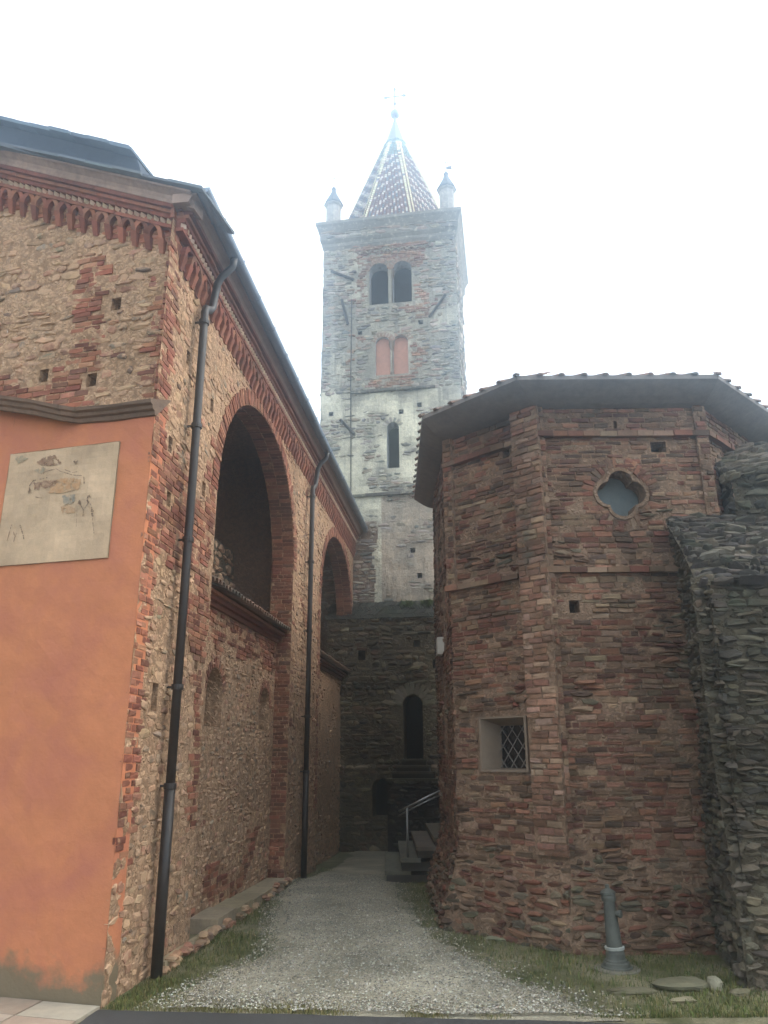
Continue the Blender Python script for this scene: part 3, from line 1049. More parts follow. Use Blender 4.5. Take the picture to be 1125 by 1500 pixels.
# raised roof of the nave behind the gable
mb = MB()
Pu = plane_map(C1, Fd, Fn, .49)
mb.add([Pu(a, o, z) for z, a0 in ((9.35, .86), (9.95, 1.12)) for o in (-4.5, -.42) for a in (a0, FW)],
       [(0, 1, 3, 2), (4, 6, 7, 5), (0, 4, 5, 1), (2, 3, 7, 6), (0, 2, 6, 4), (1, 5, 7, 3)], rgb(70, 78, 88))
s = 1.06
while s < FW:
    w = rnd.uniform(.3, .45)
    oo = -.25 + rnd.uniform(-.03, .03)
    mb.box(Pu, s, s + w + .04, -4.5, oo, 9.86 + rnd.uniform(0, .015), 9.905, jit(rgb(92, 104, 116), .15))
    mb.box(Pu, s + .08, s + w + .1, -4.5, oo - .05, 9.91, 9.955 + rnd.uniform(0, .02), jit(rgb(88, 98, 110), .15))
    s += w
mb.build('nave_roof', [M['attr']], church)
# plain back and far walls so the volume is closed
mb = MB()
far = Ps(S_END, 0, 0)
Pbk = plane_map((far[0], far[1]), (-Wn[0], -Wn[1]), Wd)
mb.quad(Pbk(0, 0, -.5), Pbk(7, 0, -.5), Pbk(7, 0, 12), Pbk(0, 0, 8.8), BEIGE)
lf = Pf(FW, 0, 0)
mb.quad((lf[0], lf[1], -.5), (lf[0] + Wd[0] * 14, lf[1] + Wd[1] * 14, -.5), (lf[0] + Wd[0] * 14, lf[1] + Wd[1] * 14, 11.5), (lf[0], lf[1], 11.5), BEIGE)
mb.build('rear_wall', [M['attr']], church)

# gutter and two downpipes
mb = MB()
vs = []
K = 9
for i, s in enumerate((-.10, 4, 8, 12, S_END - .1)):
    for th in (0, 1):
        for q in range(K):
            a = math.pi + math.pi * q / (K - 1)
            r = .09 - th * .008
            vs.append(Ps(s, .40 + math.cos(a) * r, 8.93 + math.sin(a) * r))
fs = []
for i in range(4):
    b, c = i * 2 * K, (i + 1) * 2 * K
    for q in range(K - 1):
        fs += [(b + q, c + q, c + q + 1, b + q + 1), (b + K + q, b + K + q + 1, c + K + q + 1, c + K + q)]
    fs += [(b, b + K, c + K, c), (b + K - 1, c + K - 1, c + 2 * K - 1, b + 2 * K - 1)]
fs += [tuple(range(K)), tuple(4 * 2 * K + q for q in range(K))]
mb.add(vs, fs)
for s in np.arange(.5, S_END, .9):
    mb.tube([Ps(s, .3, 8.885), Ps(s, .32, 8.87), Ps(s, .4, 8.835), Ps(s, .49, 8.87), Ps(s, .51, 8.94)], .008, 5)
mb.build('gutter', [M['zinc']], church, smooth_it=False)
for s, zb in ((.98, .02), (8.3, -.08)):
    mb = MB()
    mb.tube([Ps(s + .27, .40, 8.88), Ps(s + .27, .38, 8.72), Ps(s + .25, .24, 8.56), Ps(s + .24, .19, 8.44), Ps(s + .22, .15, 8.06), Ps(s + .16, .14, 7.98), Ps(s + .03, .13, 7.93),
             Ps(s, .13, 7.85), Ps(s, .13, 4.4), Ps(s, .13, 1.86)], .052, 14)
    dp = mb.build('downpipe', [M['pipe']], church, smooth_it=True)
    mb = MB()
    mb.tube([Ps(s, .13, 1.9), Ps(s, .13, zb)], .06, 14)
    mb.build('cast_shoe', [M['pipe']], dp, smooth_it=True)
    for z in (7.7, 6.2, 4.7, 2.95, 1.88):
        mb = MB()
        mb.lathe(Ps(s, .13, z), [(.05, -.03), (.068, -.03), (.07, 0), (.068, .03), (.05, .03)], 14)
        mb.box(Ps, s - .01, s + .01, -.02, .1, z - .012, z + .012)
        mb.build('pipe_clamp', [M['pipe']], dp)
    for o in list(dp.children):
        o.matrix_parent_inverse = Matrix.Identity(4)
        dl = church.location
        o.matrix_parent_inverse = dp.matrix_parent_inverse.inverted() @ Matrix.Translation(-dl) if False else Matrix.Identity(4)

# ------------------------------------------------------------------ bell tower
TA = R(9)
Tt = (math.cos(TA), -math.sin(TA))
Tn = (-math.sin(TA), -math.cos(TA))
T0 = (-1.0, 23.3)
Pt = plane_map(T0, Tt, Tn)
UL, UR, TD = -1.10, 3.58, 4.0
tower = thing('bell_tower', 'tall square stone bell tower with twin arched openings and pointed tiled spire', 'tower', (T0[0], T0[1], 0))


def twin(c, hw, pier, z0, zs, **k):
    return [Hole(c - pier / 2 - 2 * hw, c - pier / 2, z0, arch_top(c - pier / 2 - hw, hw, zs, hw), n=12, **k),
            Hole(c + pier / 2, c + pier / 2 + 2 * hw, z0, arch_top(c + pier / 2 + hw, hw, zs, hw), n=12, **k)]


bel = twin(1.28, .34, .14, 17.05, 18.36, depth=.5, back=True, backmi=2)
bli = twin(1.30, .255, .10, 14.32, 15.52, depth=.22, back=True, backmi=3)
slit = Hole(1.12, 1.52, 10.95, arch_top(1.32, .2, 12.35, .2), .5, True, 10, backmi=2)
tput = [sq(x, z, .16, .16, .2) for x, z in ((-.75, 13.0), (2.2, 13.1), (2.4, 12.2), (-.5, 10.8), (2.3, 16.2), (.2, 16.0), (2.9, 12.6), (.3, 8.9), (1.9, 8.2), (2.1, 7.4), (1.6, 12.9), (1.2, 10.06))]


def tcol(s, z):
    n = nz(s * 1.1, z * 1.1, 2.5) + .5 * nz(s * 3.3, z * 3.3, 6.5)
    cream = np.array(rgb(230, 222, 196))
    grey = np.array(rgb(128, 124, 116))
    pinkish = np.array(rgb(198, 180, 158))
    if z > 13.7:
        k = .22 + .5 * max(0, n)
    elif z > 10.05:
        k = .75 + .7 * n
    else:
        k = .75 + .6 * n
        cream = pinkish if s > .9 else cream
    k = min(1, max(0, k))
    if z < 10.0 and s < .75 + .35 * nz(z * .9, 1.2) and z < 9.2:
        k = 0
        grey = np.array(rgb(132, 112, 96))
    return tuple(grey + (cream - grey) * k)


def plaster_here(s, z):
    n = nz(s * 1.1, z * 1.1, 2.5) + .5 * nz(s * 3.3, z * 3.3, 6.5)
    if z > 13.7:
        return n > .55
    if 10.05 < z < 13.7:
        return n > -.12 or (z > 13.0 and s > 0)
    if z < 10.05:
        if s < .75 + .35 * nz(z * .9, 1.2) and z < 9.2:
            return False
        return n > -.42
    return False


mb = MB()
# the recessed middle panel (PAN), flush corner strips
PAN = .07
poff = lambda s, z: -PAN if (-.05 < s < 2.72 and 13.75 < z < 19.25) else 0.0
th = bel + bli + [slit] + tput
wall_panel(mb, Pt, UL, UR, 6.2, 20.0, th, ds=.2, dz=.2, amp=.03, off=poff, mi=1, colf=tcol)
ft = free_of(th, .02)
isbr = lambda s, z: nz(s * .8, z * .8, 8.2) > .12 and z > 13.6 and -.2 < s < 2.9
courses(mb, Pt, UL, UR, 6.3, 19.6, lambda s, z, w, h: ft(s, z, w, h) and not plaster_here(s, z) and isbr(s, z), [rgb(150, 112, 92), rgb(138, 104, 90), rgb(158, 128, 106)], bw=.26, bh=.085, mi=0, hgt=.02, off=poff, skip=.1)
courses(mb, Pt, UL, UR, 6.3, 19.6, lambda s, z, w, h: ft(s, z, w, h) and not plaster_here(s, z) and not isbr(s, z), TWR, bw=.28, bh=.11, gap=.02, mi=0, rubble=True, hgt=.018, off=poff, skip=.10)
for hs in (bel, bli):
    for h in hs:
        voussoirs(mb, Pt, (h.s0 + h.s1) / 2, (h.s1 - h.s0) / 2, h.top(h.s0), (h.s1 - h.s0) / 2, 2, .2, [rgb(150, 120, 104), rgb(140, 116, 102)], bw=.09, mi=0, o0=-PAN)
voussoirs(mb, Pt, 1.32, .2, 12.35, .2, 2, .18, TWR, bw=.09, mi=0)
# shallow arched corbels under the cornice
for k in range(10):
    c = -.05 + .28 * k + .12
    vs, fs = [], []
    for q in range(9):
        a = math.pi * q / 8
        for rr in (.1, .15):
            for od in (-PAN, .0):
                vs.append(Pt(c + math.cos(a) * rr, od, 19.12 + math.sin(a) * rr))
    for q in range(8):
        b = q * 4
        fs += [(b, b + 4, b + 5, b + 1), (b + 2, b + 3, b + 7, b + 6), (b + 1, b + 5, b + 7, b + 3)]
    mb.add(vs, fs, jit(rgb(160, 146, 130), .1), 1)
# ledges at the stage lines
for z, o, u0, u1 in ((13.66, .09, -.08, 2.75), (10.02, .12, -.05, UR)):
    s = u0
    while s < u1:
        w = rnd.uniform(.3, .6)
        e = min(u1, s + w)
        mb.box(Pt, s, e - .01, -.1, o + rnd.uniform(-.03, .03), z, z + rnd.uniform(.07, .1), jit(rgb(104, 100, 92), .2), 0)
        s = e
# other three sides
for org, d, nn_ in ((Pt(UR, 0, 0), (-Tn[0], -Tn[1]), Tt), (Pt(UL, -TD, 0), Tn, (-Tt[0], -Tt[1])), (Pt(UR, -TD, 0), (-Tt[0], -Tt[1]), (-Tn[0], -Tn[1]))):
    Q = plane_map((org[0], org[1]), d, nn_)
    wall_panel(mb, Q, 0, TD + .03, -1, 20.0, [], ds=.5, dz=.4, amp=.03, mi=1, colf=lambda s, z: tcol(s, z))
    courses(mb, Q, 0, TD, 9.0, 19.6, lambda s, z, w, h: True, TWR, bw=.4, bh=.2, gap=.03, mi=0, rubble=True, hgt=.03, skip=.2)
mb.build('tower_shaft', [M['tower_stone'], M['tower_mortar'], M['void'], M['pink']], tower)

# colonnettes between the twin arches
for c, z0, zs, oc, r in ((1.28, 17.05, 18.36, -.2, .06), (1.30, 14.32, 15.52, -.12, .045)):
    mb = MB()
    p = Pt(c, oc, z0)
    H_ = zs - z0
    mb.lathe(p, [(r * 1.5, 0), (r * 1.5, .08), (r, .12), (r * .9, H_ - .4), (r * 1.1, H_ - .36), (r * 1.2, H_ - .3), (r * 2.2, H_ - .02), (r * 2.2, H_ + .06)], 12)
    mb.build('colonnette', [M['paleplaster']], tower)

# base wall, thicker than the shaft
BO = .3
Pw = Poff(Pt, BO)
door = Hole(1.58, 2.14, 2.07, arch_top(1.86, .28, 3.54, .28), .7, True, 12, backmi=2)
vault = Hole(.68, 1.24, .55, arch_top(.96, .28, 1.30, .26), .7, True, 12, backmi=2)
bh_ = [door, vault, sq(.35, 5.0, .25, .3), sq(2.0, 5.3, .2, .2), sq(2.55, 4.7, .2, .25)]
mb = MB()
wall_panel(mb, Pw, -.7, 4.4, -.9, 6.05, bh_, ds=.18, dz=.18, amp=.03, mi=1)
fb = free_of(bh_, .02)
courses(mb, Pw, -.7, 4.4, -.6, 6.0, lambda s, z, w, h: fb(s, z, w, h) and not (abs(math.hypot(s - 1.86, max(0, z - 3.54)) - .45) < .2 and z > 3.4),
        [rgb(104, 92, 74), rgb(88, 78, 64), rgb(122, 108, 86), rgb(80, 70, 58), rgb(112, 90, 72), rgb(138, 124, 100)], bw=.3, bh=.13, gap=.03, mi=0, rubble=True, hgt=.035, skip=.04)
for k in range(11):
    a = math.pi * (k + .5) / 11
    stone(mb, Pw, 1.86 + math.cos(a) * .47, 3.54 + math.sin(a) * .47, .34, .125, .03, jit(rgb(130, 122, 104), .15), 0, ex=5, rot=a)
# sloping cap of slates set on edge (herringbone)
P_ = lambda s, z, o: Pt(s, BO + .06 - .36 * z, 6.05 + .55 * z)
for row in range(4):
    z0 = row * .25
    s = -.7
    while s < 4.4:
        for dd in (0,):
            lean = .09 if row % 2 else -.09
            hh = .02 + rnd.uniform(0, .03)
            q = [(s, z0), (s + .06, z0), (s + .06 + lean, z0 + .25), (s + lean, z0 + .25)]
            top = [P_(a, b, 0) for a, b in q]
            up = [tuple(np.array(p) + np.array((Tn[0] * .8, Tn[1] * .8, .55)) * hh) for p in top]
            mb.add(top + up, [(4, 5, 6, 7), (0, 1, 5, 4), (1, 2, 6, 5), (2, 3, 7, 6), (3, 0, 4, 7)], jit(rgb(78, 76, 68), .3), 0)
        s += .078
mb.quad(Pt(-.7, BO + .05, 6.03), Pt(4.4, BO + .05, 6.03), Pt(4.4, -.3, 6.6), Pt(-.7, -.3, 6.6), mi=1)
mb.build('tower_base', [M['dark_stone'], M['base_mortar'], M['void']], tower)

# stair of the tower door
mb = MB()
for k, (u0, u1, o1, zt) in enumerate(((1.5, 2.25, BO + .16, 2.06), (1.38, 2.36, BO + .40, 1.90), (1.30, 2.5, BO + .64, 1.74), (1.2, 2.8, BO + .9, 1.57))):
    mb.box(Pt, u0, u1, BO - .1, o1, zt - .05, zt, jit(rgb(92, 86, 72), .1))
    mb.box(Pt, u0 + .04, u1 - .02, BO - .1, o1 - .05, -.7, zt - .052, jit(rgb(58, 50, 42), .15))
courses(mb, Poff(Pt, BO + .85), 1.24, 2.78, -.5, 1.5, lambda s, z, w, h: True, [tuple(x * .6 for x in c) for c in DRK], bw=.28, bh=.12, gap=.03, rubble=True, hgt=.04)
mb.build('door_steps', [M['rock']], tower)

# cornice block
mb = MB()


def ring_at(o, z):
    return [Pt(UL - o, o, z), Pt(UR + o, o, z), Pt(UR + o, -TD - o, z), Pt(UL - o, -TD - o, z)]


lv = [(.0, 19.35), (.06, 19.5), (.06, 19.62), (.13, 19.75), (.13, 20.0), (.22, 20.25), (.27, 20.33), (.27, 20.44), (-.2, 20.5)]
n_ = 4
vs = [p for o, z in lv for p in ring_at(o, z)]
mb.add(vs, [(i * 4 + k, i * 4 + (k + 1) % 4, (i + 1) * 4 + (k + 1) % 4, (i + 1) * 4 + k) for i in range(len(lv) - 1) for k in range(4)] + [tuple((len(lv) - 1) * 4 + k for k in range(4))], rgb(132, 128, 120), 0)
courses(mb, lambda s, o, z: Pt(s, o + .13, z), UL - .1, UR + .1, 19.77, 20.02, lambda s, z, w, h: True, TWR, bw=.4, bh=.12, mi=0, rubble=True, hgt=.02)
mb.build('tower_cornice', [M['tower_stone']], tower)

# spire: eight sides of glazed tiles laid in bands
SCu, SCo, SR, SZ0, SZ1 = 1.2, -2.36, 2.30, 20.42, 27.05
cx, cy, _ = Pt(SCu, SCo, 0)


def sp(a, z, dr=0.0):
    r = (SR / math.cos(math.pi / 8)) * (SZ1 - z) / (SZ1 - SZ0) + dr
    return r


def spp(k, t, z, dr=0.0):
    """point on side k, fraction t across, height z"""
    a0 = -TA + math.pi / 8 + k * math.pi / 4
    r = sp(0, z, dr)
    p0 = Vector((cx + r * math.cos(a0), cy + r * math.sin(a0), z))
    p1 = Vector((cx + r * math.cos(a0 + math.pi / 4), cy + r * math.sin(a0 + math.pi / 4), z))
    return p0.lerp(p1, t)


TILE = [rgb(150, 92, 74), rgb(140, 84, 70), rgb(226, 200, 150), rgb(214, 206, 176), rgb(92, 110, 92), rgb(150, 98, 84)]
mb = MB()
rows = 46
zr = np.linspace(SZ0, 25.9, rows + 1)
for k in range(8):
    for r in range(rows):
        za, zb = zr[r], zr[r + 1]
        wdt = (spp(k, 0, za) - spp(k, 1, za)).length
        nt_ = max(1, int(round(wdt / .135)))
        for j in range(nt_):
            t0, t1 = j / nt_, (j + 1) / nt_
            ph = ((j - nt_ / 2) + (r * .9 if k % 2 == 0 else -r * .9)) % 4.0
            if (j == 0 or j == nt_ - 1) and rnd.random() < .9 and r < rows - 2:
                c = rgb(214, 210, 182)
            elif za > 24.6:
                c = rgb(126, 150, 150)
            elif ph < 1.5:
                c = rgb(206, 200, 192)
            else:
                c = rnd.choice((rgb(134, 116, 118), rgb(118, 112, 122), rgb(112, 124, 138)))
            c = jit(c, .12)
            a, b, cc, d = spp(k, t0 + .02, za, .03), spp(k, t1 - .02, za, .03), spp(k, t1 - .02, zb + .03, .0), spp(k, t0 + .02, zb + .03, .0)
            e, f_ = spp(k, t0 + .02, za, .0), spp(k, t1 - .02, za, .0)
            mb.add([tuple(x) for x in (a, b, cc, d, e, f_)], [(0, 1, 2, 3), (0, 4, 5, 1), (0, 3, 4), (1, 5, 2)], c)
for k in range(8):
    mb.quad(tuple(spp(k, 0, SZ0, -.01)), tuple(spp(k, 1, SZ0, -.01)), tuple(spp(k, 1, 25.95, -.01)), tuple(spp(k, 0, 25.95, -.01)), rgb(120, 90, 80))
mb.build('spire', [M['attr']], tower)
mb = MB()
mb.lathe((cx, cy, 0), [(sp(0, 25.85) * 1.03, 25.85), (sp(0, 25.9) * .98, 25.92), (.06, 27.15), (.05, 27.3)], 8)
mb.build('spire_cap', [M['zinc']], tower)
mb = MB()
mb.lathe((cx, cy, 27.48), [(.02, -.2), (.10, -.17), (.17, -.1), (.2, 0), (.17, .1), (.10, .17), (.02, .2)], 16)
mb.build('ball_finial', [M['zinc']], tower, smooth_it=True)
mb = MB()
ct = lambda u, z: Pt(SCu + u, SCo, z)
mb.tube([ct(0, 27.6), ct(0, 28.85)], .03, 6)
mb.tube([ct(-.42, 28.4), ct(.42, 28.4)], .028, 6)
for u, z, du, dz in ((0, 28.78, 0, 1), (-.38, 28.4, -1, 0), (.38, 28.4, 1, 0), (0, 28.02, 0, -1)):
    mb.tube([ct(u - du * .1, z - dz * .1), ct(u, z), ct(u + du * .13, z + dz * .13)], [.02, .075, .008], 6)
mb.build('spire_cross', [M['iron']], tower)

# corner turrets
for u, o, h_ in ((-.85, -.3, 1.0), (3.33, -.3, 1.1)):
    mb = MB()
    p = Pt(u, o, 20.45)
    mb.lathe(p, [(.30, 0), (.30, .08), (.27, .1), (.27, h_), (.33, h_ + .05), (.33, h_ + .12)], 8)
    tr = mb.build('turret', [M['tower_stone']], tower)
    for c_ in (tr.data.attributes['col'].data):
        c_.color = (*rgb(160, 156, 150), 1)
    mb = MB()
    mb.lathe(p, [(.36, h_ + .10), (.35, h_ + .16), (.12, h_ + .62), (.07, h_ + .78), (.10, h_ + .82), (.06, h_ + .90), (.02, h_ + .95)], 8)
    mb.build('turret_cap', [M['slate']], tr)
    mb = MB()
    q = lambda du, z: Pt(u + du, o, 20.45 + h_ + z)
    mb.tube([q(0, .9), q(0, 1.5)], .014, 5)
    mb.tube([q(-.12, 1.33), q(.12, 1.33)], .014, 5)
    if u > 0:
        mb.add([q(.02, 1.02), q(.24, 1.0), q(.2, 1.1), q(.26, 1.18), q(.02, 1.14)], [(0, 1, 2, 3, 4)])
        mb.add([Pt(u + x, o + .012, 20.45 + h_ + z) for x, z in ((.02, 1.02), (.24, 1.0), (.2, 1.1), (.26, 1.18), (.02, 1.14))], [(0, 1, 2, 3, 4)])
    mb.build('turret_cross', [M['iron']], tr)
    for o_ in tr.children:
        o_.matrix_parent_inverse = Matrix.Identity(4)

# iron anchors and the lightning cable
for a, b in (((-.81, 18.5), (0.0, 18.05)), ((-.42, 17.3), (-.2, 16.3)), ((2.62, 16.3), (3.18, 17.1)), ((-.42, 12.75), (.05, 12.2))):
    mb = MB()
    mb.tube([Pt(a[0], .06, a[1]), Pt(b[0], .06, b[1])], .05, 6)
    mb.build('iron_anchor', [M['iron']], tower)
mb = MB()
mb.tube([Pt(-.07, .03, 17.3), Pt(-.08, .05, 14), Pt(-.06, .05, 12.2), Pt(-.05, .05, 10.2)], .018, 6)
mb.build('lightning_cable', [M['iron']], tower)

# tufts growing on the sloping ledge of the tower base
for tu in (1.75, 2.3):
    mb = MB()
    for i in range(260):
        u, o = tu + rnd.uniform(-.26, .26) * rnd.random(), .08 + rnd.uniform(-.08, .1)
        z = 6.42
        a = rnd.uniform(0, 6.28)
        l = rnd.uniform(.06, .2)
        p = Vector(Pt(u, o, z + rnd.uniform(-.04, .12)))
        d = Vector((math.cos(a), math.sin(a), rnd.uniform(.3, 1.2))).normalized() * l
        w = d.orthogonal().normalized() * .025
        mb.add([tuple(p), tuple(p + d * .5 + w), tuple(p + d), tuple(p + d * .5 - w)], [(0, 1, 2, 3)], jit(rgb(84, 96, 52), .3))
    tag(mb.build('weed', [M['rock']]), 'small green weed on the tower ledge, ' + ('left of the other weed' if tu < 2 else 'next to the octagon edge'), 'weed', 'weeds on the tower ledge')

# ------------------------------------------------------------------ octagonal apse (right)
apse = thing('octagonal_apse', 'dark red brick octagonal apse with quatrefoil opening and tiled eaves', 'apse', (2.25, 10.2, 0))
OV = [(1.5, 22.3), (.97, 14.4), (1.0, 11.42), (2.24, 10.2), (4.6, 10.2), (6.35, 11.95), (6.35, 16)]
ZT = 6.98


def edge_map(a, b, mitre=False):
    d = Vector((b[0] - a[0], b[1] - a[1]))
    L = d.length
    d /= L
    Q = plane_map(a, (d.x, d.y), (d.y, -d.x))
    if mitre:
        def Q2(s, o, z):
            return Q(s + .414 * max(o, 0) * (2 * s / L - 1), o, z)
        return Q2, L
    return Q, L


def footing(k):
    def off(s, z):
        return k * smooth((1.15 - z) / 1.3)
    return off


QC, QZ = 1.08, 5.66       # quatrefoil centre on the frontal face
ql, qd = .175, .165


def qh(s):
    x = s - QC
    best = 0
    for dx, dz in ((-qd, 0), (qd, 0), (0, qd), (0, -qd)):
        t = ql * ql - (x - dx) ** 2
        if t > 0:
            best = max(best, abs(dz) + math.sqrt(t))
    return best


quat = Hole(QC - qd - ql, QC + qd + ql, lambda s: QZ - qh(s), lambda s: QZ + qh(s), .3, True, 30, backmi=3)
# face lists: (index of first vertex, holes)
win = Hole(1.74 - 1.26, 1.74 - .54, 1.99, 2.66, .34, False, 1)
holesC = [quat, sq(.30, 4.07, .14, .17, .3), sq(1.68, 6.36, .22, .16, .3), sq(1.10, 6.66, .05, .22, .3)]
holesB = [win, sq(1.74 - .6, 6.45, .12, .14, .3)]
slotsA = [Hole(1.6, 2.0, 5.2, 6.3, .2, True, 1, backmi=2), Hole(1.6, 2.0, 3.9, 4.9, .2, True, 1, backmi=2), Hole(.5, .9, 5.0, 6.2, .2, True, 1, backmi=2), Hole(1.3, 1.7, 2.2, 3.4, .2, True, 1, backmi=2)]
for nm, i, hs, kf in (('flank_wall', 1, slotsA, .28), ('canted_wall', 2, holesB, .28), ('front_wall', 3, holesC, .28), ('side_wall', 4, [], .28)):
    Pe, L = edge_map(OV[i], OV[i + 1], True)
    of = footing(kf)
    mb = MB()
    wall_panel(mb, Pe, 0, L, -.3, ZT + .05, hs, ds=.12, dz=.12, amp=.03, off=of, mi=1)
    fr = free_of(hs, .015)

    def rough_zone(s, z):
        return z < .9 + .5 * nz(s * 1.2, z * 1.2, 4.2) or nz(s * 1.3 + i, z * 1.6, 6.6) > .42 or (i == 3 and s > 1.35 and z < 4.4 + .4 * nz(s, z) and nz(s * 2, z * 2, 1) > -.25 and z > 3.2)

    pil_skip = (lambda s: False)
    courses(mb, Pe, 0, L, -.1, ZT, lambda s, z, w, h: fr(s, z, w, h) and not rough_zone(s, z), APB, bw=.24, bh=.072, gap=.02, mi=0, hgt=.015, rough=.8, off=of, skip=.05, rowvar=.25, seed=i * 3.3)
    courses(mb, Pe, 0, L, -.15, ZT, lambda s, z, w, h: fr(s, z, w, h) and rough_zone(s, z), APB * 2 + [rgb(98, 90, 72), rgb(116, 104, 84), rgb(84, 76, 62), rgb(92, 84, 70)], bw=.19, bh=.068, gap=.015, mi=0, rubble=True, hgt=.026, off=of, skip=.02)
    if i == 3:
        for k in range(34):
            a = 2 * math.pi * k / 34
            r = .42 + .06 * abs(math.cos(2 * a))
            stone(mb, Pe, QC + math.cos(a) * r, QZ + math.sin(a) * r, .16, .065, .014, jit(rnd.choice(APB), .15), 0, ex=6, rot=a)
    mb.build(nm, [M['apse_stone'], M['apse_mortar'], M['void'], M['infill']], apse)
    if i in (2, 3, 4):
        # string courses: a projecting brick edge at two heights
        for z in (6.50, 4.52):
            mb = MB()
            s = .0 if i != 2 else .02
            en = L if i != 2 else L - .45
            while s < en - .02:
                e = min(s + rnd.uniform(.2, .3), en)
                mb.box(Pe, s, e - .008, -.05, .10 + rnd.uniform(-.012, .014), z, z + .075 + rnd.uniform(-.01, .01), jit(rnd.choice(APB), .15))
                s = e
            mb.build('string_course', [M['trim']], apse)

mb = MB()
mb.add([(x, y, 6.9) for x, y in OV], [tuple(range(len(OV)))])
mb.quad((*OV[6], -1), (*OV[0], -1), (*OV[0], 6.9), (*OV[6], 6.9))
mb.quad((*OV[5], -1), (*OV[6], -1), (*OV[6], 6.9), (*OV[5], 6.9))
mb.build('rear_wall', [M['apse_mortar']], apse)
# corner strips (lesenes)
PB, LB = edge_map(OV[2], OV[3])
PC, LC = edge_map(OV[3], OV[4])
PA, LA = edge_map(OV[1], OV[2])
PD, LD = edge_map(OV[4], OV[5])
mb = MB()
mb.box(PB, LB - .42, LB + .04, -.1, .11, 1.0, ZT, rgb(128, 106, 92), 1)
courses(mb, Poff(PB, .112), LB - .42, LB + .05, 1.0, ZT, lambda s, z, w, h: True, [rgb(138, 106, 86), rgb(126, 94, 76), rgb(118, 86, 70), rgb(146, 120, 100)], bw=.24, bh=.08, gap=.016, hgt=.016, rough=.7, rowvar=.2)
mb.box(PC, -.08, .05, -.1, .06, 1.0, ZT, rgb(128, 106, 92), 1)
courses(mb, Poff(PC, .063), -.08, .06, 1.0, ZT, lambda s, z, w, h: True, APB, bw=.12, bh=.08, gap=.016, hgt=.012, rough=.7)
mb.build('corner_strip', [M['apse_stone'], M['apse_mortar']], apse)
mb = MB()
mb.box(PB, -.03, .14, -.1, .06, 4.55, ZT, rgb(128, 106, 92), 1)
courses(mb, Poff(PB, .065), -.03, .14, 4.55, ZT, lambda s, z, w, h: True, APB, bw=.16, bh=.08, gap=.016, hgt=.014, rough=.6)
mb.build('corner_strip', [M['apse_stone'], M['apse_mortar']], apse)
mb = MB()
mb.box(PC, LC - .14, LC + .03, -.1, .06, 3.5, ZT, rgb(128, 106, 92), 1)
courses(mb, Poff(PC, .065), LC - .14, LC + .03, 3.5, ZT, lambda s, z, w, h: True, APB, bw=.16, bh=.08, gap=.016, hgt=.014, rough=.6)
mb.build('corner_strip', [M['apse_stone'], M['apse_mortar']], apse)

# rendered edge of the quatrefoil
mb = MB()
out = []
nq = 72
for lay, (grow, o) in enumerate(((0.0, -.30), (0.0, .025), (.05, .028), (.055, -.02))):
    row = []
    for k in range(nq):
        a = 2 * math.pi * k / nq
        # radius of the four-lobed outline in this direction
        r = 0
        for dx, dz in ((-qd, 0), (qd, 0), (0, qd), (0, -qd)):
            b_ = math.cos(a) * dx + math.sin(a) * dz
            disc = b_ * b_ - (qd * qd - ql * ql)
            if disc > 0:
                r = max(r, b_ + math.sqrt(disc))
        r += grow - .004
        row.append(PC(QC + math.cos(a) * r, o, QZ + math.sin(a) * r))
    out.append(row)
vs = [p for row in out for p in row]
mb.add(vs, [(l * nq + k, l * nq + (k + 1) % nq, (l + 1) * nq + (k + 1) % nq, (l + 1) * nq + k) for l in range(3) for k in range(nq)])
mb.build('quatrefoil_rim', [M['apse_mortar']], apse)

# small square window with splayed plaster reveal and diagonal grille
mb = MB()
w0, w1, z0, z1 = win.s0, win.s1, win.bot(0), win.top(0)
io = -.30
iw0, iw1, iz0, iz1 = w0 + .10, w1 - .02, z0 + .02, z1 - .09
o_ = [(w0 - .03, z0 - .025), (w1 + .035, z0 - .025), (w1 + .035, z1 + .02), (w0 - .03, z1 + .02)]
a_ = [(w0, z0), (w1, z0), (w1, z1), (w0, z1)]
b_ = [(iw0, iz0), (iw1, iz0), (iw1, iz1), (iw0, iz1)]
vs = [PB(s, -.02, z) for s, z in o_] + [PB(s, .035, z) for s, z in o_] + [PB(s, .035, z) for s, z in a_] + [PB(s, io, z) for s, z in b_]
mb.add(vs, [(l * 4 + k, l * 4 + (k + 1) % 4, (l + 1) * 4 + (k + 1) % 4, (l + 1) * 4 + k) for l in range(3) for k in range(4)])
wn = mb.build('window', [M['paleplaster']], apse)
mb = MB()
mb.quad(*[PB(s, io - .01, z) for s, z in b_])
pane = mb.build('pane', [plain('dark window glass', rgb(30, 30, 30), rough=.15, spec=.5)], wn)
mb = MB()
W_, H_ = iw1 - iw0, iz1 - iz0
for sg in (1, -1):
    for k in range(-5, 9):
        c = k * .165
        pts = []
        # clip the line x - sg*z*0.75 = c to the opening
        for z in np.linspace(0, H_, 40):
            x = c + (z * .75 if sg > 0 else (H_ - z) * .75)
            if 0 <= x <= W_:
                pts.append((x, z))
        if len(pts) > 1:
            (x0_, z0_), (x1_, z1_) = pts[0], pts[-1]
            mb.tube([PB(iw0 + x0_, io + .03 + .008 * sg, iz0 + z0_), PB(iw0 + x1_, io + .03 + .008 * sg, iz0 + z1_)], .0065, 6)
gr = mb.build('grille', [M['grille']], wn)
for o in (pane, gr):
    o.matrix_parent_inverse = Matrix.Identity(4)

